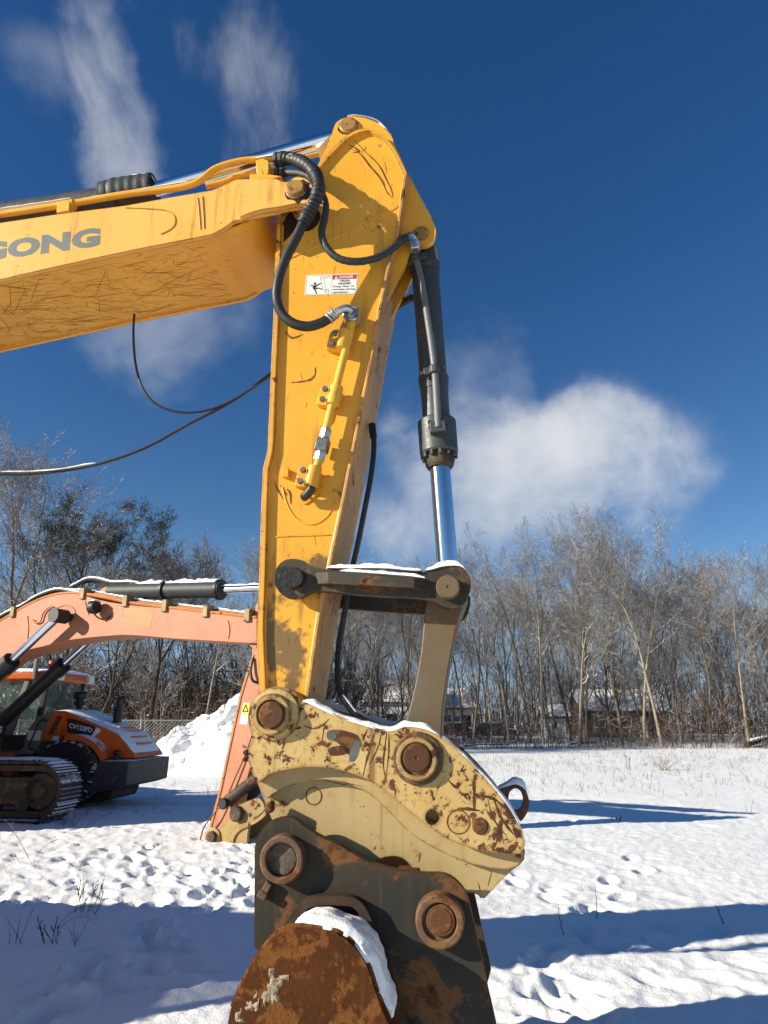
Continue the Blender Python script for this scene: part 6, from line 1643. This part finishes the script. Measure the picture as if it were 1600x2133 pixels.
# ------------------------------------------------------------------ houses, shed and parked cars seen through the trunks
M['siding'] = simple('white_siding', (.70, .70, .68), .7, var=.05)
M['brownwall'] = simple('brown_boards', (.13, .075, .05), .8, var=.25, scale=3)
M['roofsnow'] = M['snow']
M['pane'] = simple('dark_pane', (.03, .035, .04), .1, var=.1)
def house(name, label, px0, px1, dep, wall_h, ridge_h, wall, windows, yaw=0.0, depth=8.0, door=None, chim=None):
    x0, x1 = at_ground(px0, dep), at_ground(px1, dep); fr = Frame(yaw, 0); fr.c = fr.N.dot(Vector(((x0 + x1) / 2, dep, 0)))
    u0, u1 = fr.U.dot(Vector((x0, dep, 0))), fr.U.dot(Vector((x1, dep, 0)))
    t = thing(name, label, 'house', ((x0 + x1) / 2, dep, 0))
    holes = [[(u0 + a, b), (u0 + c, b), (u0 + c, d), (u0 + a, d)] for (a, b, c, d) in windows]
    MB().prism(fr, [(u0, -.2), (u1, -.2), (u1, wall_h), (u0, wall_h)], 0, .15, holes=holes).box(fr, u0, u0 + .15, .15, depth, -.2, wall_h).box(fr, u1 - .15, u1, .15, depth, -.2, wall_h).box(fr, u0 + .15, u1 - .15, depth - .15, depth, -.2, wall_h).build('wall', wall, t)
    for (a, b, c, d) in windows:
        wf = MB().box(fr, u0 + a - .08, u0 + c + .08, -.04, .05, b - .1, b).box(fr, u0 + a - .08, u0 + c + .08, -.04, .05, d, d + .1).box(fr, u0 + a - .08, u0 + a, -.04, .05, b, d).box(fr, u0 + c, u0 + c + .08, -.04, .05, b, d).build('window', M['siding'], t)
        MB().box(fr, u0 + a, u0 + c, .08, .10, b, d).build('pane', M['pane'], wf)
    ov = .45; dm = depth / 2
    m = MB()
    m.hexa([fr.W(u0 - ov, -ov, wall_h - .1), fr.W(u1 + ov, -ov, wall_h - .1), fr.W(u1 + ov, dm, ridge_h), fr.W(u0 - ov, dm, ridge_h), fr.W(u0 - ov, -ov, wall_h + .1), fr.W(u1 + ov, -ov, wall_h + .1), fr.W(u1 + ov, dm, ridge_h + .2), fr.W(u0 - ov, dm, ridge_h + .2)])
    m.hexa([fr.W(u0 - ov, dm, ridge_h), fr.W(u1 + ov, dm, ridge_h), fr.W(u1 + ov, depth + ov, wall_h - .1), fr.W(u0 - ov, depth + ov, wall_h - .1), fr.W(u0 - ov, dm, ridge_h + .2), fr.W(u1 + ov, dm, ridge_h + .2), fr.W(u1 + ov, depth + ov, wall_h + .1), fr.W(u0 - ov, depth + ov, wall_h + .1)])
    rf = m.build('roof', M['brownwall'], t)
    m = MB()
    m.hexa([fr.W(u0 - ov, -ov, wall_h + .11), fr.W(u1 + ov, -ov, wall_h + .11), fr.W(u1 + ov, dm, ridge_h + .21), fr.W(u0 - ov, dm, ridge_h + .21), fr.W(u0 - ov, -ov, wall_h + .3), fr.W(u1 + ov, -ov, wall_h + .3), fr.W(u1 + ov, dm, ridge_h + .4), fr.W(u0 - ov, dm, ridge_h + .4)])
    m.hexa([fr.W(u0 - ov, dm, ridge_h + .21), fr.W(u1 + ov, dm, ridge_h + .21), fr.W(u1 + ov, depth + ov, wall_h + .11), fr.W(u0 - ov, depth + ov, wall_h + .11), fr.W(u0 - ov, dm, ridge_h + .4), fr.W(u1 + ov, dm, ridge_h + .4), fr.W(u1 + ov, depth + ov, wall_h + .3), fr.W(u0 - ov, depth + ov, wall_h + .3)])
    m.build('roof_snow', M['snow'], rf)['kind'] = 'stuff'
    MB().prism(fr, [(u0, wall_h), (u1, wall_h), (u1, wall_h + .05), (u0, wall_h + .05)], .15, .2).build('eave_board', wall, t)
    for ue in (u0, u1 - .15):
        MB()._add([fr.W(ue, .15, wall_h), fr.W(ue, depth - .15, wall_h), fr.W(ue, dm, ridge_h), fr.W(ue + .15, .15, wall_h), fr.W(ue + .15, depth - .15, wall_h), fr.W(ue + .15, dm, ridge_h)], [(0, 1, 2), (5, 4, 3), (0, 2, 5, 3), (2, 1, 4, 5), (0, 3, 4, 1)]).build('gable', wall, t)
    if door:
        a, c = door; MB().box(fr, u0 + a, u0 + c, -.03, .02, 0, 2.05).build('door', M['siding'] if wall != M['siding'] else M['brownwall'], t)
    if chim is not None:
        MB().box(fr, u0 + chim, u0 + chim + .8, dm - .4, dm + .4, ridge_h - .3, ridge_h + 1.1).build('chimney', M['brownwall'], rf)
    return t
house('house', 'white two storey house with a snowy roof behind the trees left of the bucket link', 735, 855, 76, 3.4, 5.6, M['siding'], [(1.0, 1.0, 2.2, 2.3), (3.4, 1.0, 4.6, 2.3), (5.0, 1.1, 5.9, 2.2)], R(14), 9, (2.5, 3.2), 4.0)
house('house', 'white house partly hidden by the trees just right of the bucket link', 905, 985, 80, 2.9, 4.9, M['siding'], [(.8, 1.0, 1.9, 2.2), (3.0, 1.0, 4.1, 2.2)], R(-8), 8, (2.1, 2.8))
house('house', 'long brown house with a snow covered roof among the trees at the right', 1222, 1392, 74, 2.5, 4.5, M['brownwall'], [(1.0, 1.0, 2.0, 2.0), (3.4, 1.0, 4.6, 2.0)], R(6), 9, (5.4, 6.2), 4.5)
house('shed', 'small pale shed with a snowy roof left of the long brown house', 1140, 1180, 68, 1.9, 2.7, M['siding'], [(.5, .9, 1.0, 1.5)], R(6), 3.0)
bpy.data.objects['shed']['category'] = 'shed'

M['carbody'] = simple('dark_car_paint', (.03, .035, .045), .3, var=.1); M['carbody2'] = simple('red_car_paint', (.16, .02, .02), .3, var=.1)
def car(px, dep, label, mat, yaw=0.0):
    x = at_ground(px, dep); fr = Frame(yaw, 0); fr.c = fr.N.dot(Vector((x, dep, 0))); u = fr.U.dot(Vector((x, dep, 0)))
    t = thing('parked_car', label, 'car', (x, dep, 0), 'cars parked by the houses')
    body = [(u - 2.2, .35), (u + 2.15, .35), (u + 2.25, .6), (u + 2.1, .82), (u + 1.1, .92), (u - 1.7, .95), (u - 2.2, .88), (u - 2.25, .6)]
    bd = MB().prism(fr, body, 0, 1.75).build('body', mat, t, .08)
    cab = [(u - 1.75, .94), (u + 1.1, .91), (u + .45, 1.40), (u - 1.2, 1.43)]
    MB().prism(fr, cab, .12, 1.63).build('cabin', M['pane'], bd, .06)
    MB().prism(fr, [(u - 1.2, 1.425), (u + .45, 1.40), (u + .5, 1.50), (u - 1.25, 1.53)], .1, 1.65).build('snow', M['snow'], bd, .04)['kind'] = 'stuff'
    MB().prism(fr, [(u + 1.15, .91), (u + 2.1, .83), (u + 2.1, .93), (u + 1.1, 1.0)], .05, 1.7).build('snow', M['snow'], bd, .04)['kind'] = 'stuff'
    for (du, d) in ((-1.35, -.02), (1.4, -.02), (-1.35, 1.55), (1.4, 1.55)):
        wl = MB().lathe(fr.W(u + du, d, .33), fr.N, [(0, .001), (0, .2), (.01, .31), (.2, .31), (.22, .001)], 16).build('wheel', M['black'], t)
        MB().lathe(fr.W(u + du, d - .005, .33), fr.N, [(0, .001), (0, .19), (.02, .19)], 12).build('rim', M['zinc'], wl)
    for d in (.15, 1.35): MB().box(fr, u + 2.19, u + 2.26, d, d + .25, .62, .76).build('headlight', M['white'], bd)
    return t
car(1032, 64, 'dark car with snow on its roof parked among the trunks right of the bucket link', M['carbody'], R(8))
car(955, 67, 'red car under snow parked nearer the bucket link', M['carbody2'], R(-5))

# ------------------------------------------------------------------ logs, dead branches and weeds
def stick_thing(name, label, cat, pts, r, mat, seed=1, snow=True):
    P = [Vector(p) for p in pts]; t = thing(name, label, cat, P[0])
    Q = smooth_path([tuple(p) for p in P], 4)
    MB().tube(Q, lambda s: r * (1 - .5 * s) * (1 + .08 * math.sin(s * 23)), 9).build('stem', mat, t)
    if snow: snow_ridge([Vector(q) + Vector((0, 0, r * .55)) for q in Q][1:-1], r * .7, r * .55, seed).build('snow', M['snow'], t)['kind'] = 'stuff'
    return t
def gl(px, py, z=0.05):
    p = gpt(px, py); return (p.x, p.y, z)
stick_thing('fallen_log', 'dark fallen log at the right end of the field', 'log', [gl(1556, 1557, .18), gl(1585, 1551, .28), gl(1640, 1543, .4)], .20, M['bark_dark'], 2)
stick_thing('fallen_branch', 'long fallen branch lying along the field edge below the house', 'branch', [gl(1190, 1552, .08), gl(1212, 1551, .14), gl(1245, 1550, .10)], .08, M['bark_dark'], 3)
stick_thing('fallen_branch', 'pale broken branch propped against the brush at the foot of the woods', 'branch', [gl(1215, 1549, .1), gl(1207, 1541, .8), gl(1203, 1535, 1.6)], .05, M['bark_pale'], 4, False)
stick_thing('fallen_branch', 'pale broken stake leaning right in front of the thick pale tree', 'branch', [gl(1303, 1548, .1), gl(1292, 1538, .8), gl(1284, 1533, 1.3)], .045, M['bark_pale'], 5, False)
stick_thing('fallen_branch', 'low dark branch lying along the brush right of the coupler', 'branch', [gl(968, 1556, .06), gl(1000, 1555, .12), gl(1060, 1553, .06)], .06, M['bark_dark'], 6)
# wire fence stakes at the field's edge
M['weed'] = simple('dry_weed', (.075, .052, .034), .9, var=.3, scale=6)
M['weed_pale'] = simple('pale_dry_grass', (.22, .165, .10), .9, var=.3, scale=6)
def weed(name, label, px, py, h, n, seed, spread=.5, heads=True, droop=.0, r=.004, mat='weed', group=None):
    p0 = gpt(px, py); rg = random.Random(seed); t = thing(name, label, 'weed', (p0.x, p0.y, 0), group)
    m = MB(); hd = MB()
    for i in range(n):
        d = Vector((rg.gauss(0, spread), rg.gauss(0, spread), 1)).normalized(); L = h * rg.uniform(.5, 1.1); p = Vector((p0.x + rg.gauss(0, .05), p0.y + rg.gauss(0, .05), -.03)); P = [p]
        for k in range(5):
            d = (d + Vector((rg.gauss(0, .08) + droop * .2, rg.gauss(0, .08), -droop * .3))).normalized(); p = p + d * L / 5; P.append(p)
            if k > 1 and rg.random() < .8:
                e = (d + Vector((rg.gauss(0, .6), rg.gauss(0, .6), .2))).normalized(); q = p + e * L * .18; m.tube([p, q], [r * .6, r * .4], 4)
                if heads: hd.tube([q, q + e * .02], [r * 1.7, r * .9], 5)
        m.tube(P, lambda s: r * (1 - .5 * s), 5)
        if heads:
            for k in range(3): q = P[-1] - d * .03 * k; hd.tube([q, q + d * .025], [r * 1.9, r * 1.0], 5)
    m.build('stems', M[mat], t)['kind'] = 'stuff'
    if heads: hd.build('seed_heads', M[mat], t)['kind'] = 'stuff'
    return t
weed('weed', 'bushy dark weed with seed heads at the edge of the big shadow', 172, 1900, .27, 12, 3, .32, True, 0, .0026)
weed('weed', 'broken dark weed with a ragged head low in the left shadow', 104, 1965, .22, 6, 4, .5, True, 0, .0028)
weed('weed', 'thin bare stems poking up at the far left edge', 30, 1962, .25, 5, 5, .25, False, 0, .0024)
weed('weed', 'slender stems right of the broken weed', 158, 1962, .22, 5, 6, .35, False, 0, .0022)
weed('weed', 'long arching dry grass blade drooping right in the left shadow', 124, 1932, .60, 2, 8, .2, False, .9, .002)
weed('weed', 'short dark stalk leaning in the right shadow', 1509, 1925, .26, 1, 9, .2, False, 0, .006)
weed('weed', 'upright thin stalk nearer the middle of the right shadow', 1244, 1922, .30, 1, 10, .06, False, 0, .004)
weed('weed', 'thin short stalk beside the bucket in the right shadow', 1193, 1955, .20, 1, 11, .05, False, 0, .004)
weed('weed', 'fine grey weed lying on the snow in front of the tracks', 150, 1722, .55, 7, 12, .9, True)
weed('weed', 'small dark weed tuft on the lit snow past the shadow tip', 1283, 1709, .10, 4, 13, .5)
weed('weed', 'thin bent stalk right of the shadow tip', 1560, 1692, .30, 2, 14, .4, False)
weed('weed', 'pale dry clump in the middle of the right field', 1385, 1605, .62, 26, 15, .55, True, 0, .005, 'weed_pale')
weed('weed', 'dark upright dry stalk left of the pale clump in the field', 1312, 1605, .70, 4, 16, .12, True, 0, .006)
weed('weed', 'pale frosted stem bending over near the left edge of the lit snow', 62, 1795, .5, 2, 17, .3, True, .5, .004, 'weed_pale')
# sparse grass tips through the far field
rs_ = np.random.RandomState(12); P0 = []; P1 = []; R0 = []; R1 = []
for i in range(1500):
    px = rs_.uniform(950, 1650) if rs_.rand() < .8 else rs_.uniform(0, 520); py = 1556 + 110 * rs_.beta(1, 2.2); p = gpt(px, py)
    for k in range(rs_.randint(1, 4)):
        a = np.array([p.x + rs_.normal(0, .08), p.y + rs_.normal(0, .08), -.03]); d = np.array([rs_.normal(0, .5), rs_.normal(0, .4), 1]); L = rs_.uniform(.06, .26)
        P0.append(a); P1.append(a + d / np.linalg.norm(d) * L); R0.append(.006); R1.append(.003)
o = segs_to_mesh('grass', P0, P1, R0, R1, 3, M['weed_pale']); o['kind'] = 'stuff'; o['label'] = 'dry grass tips poking through the snowy field'
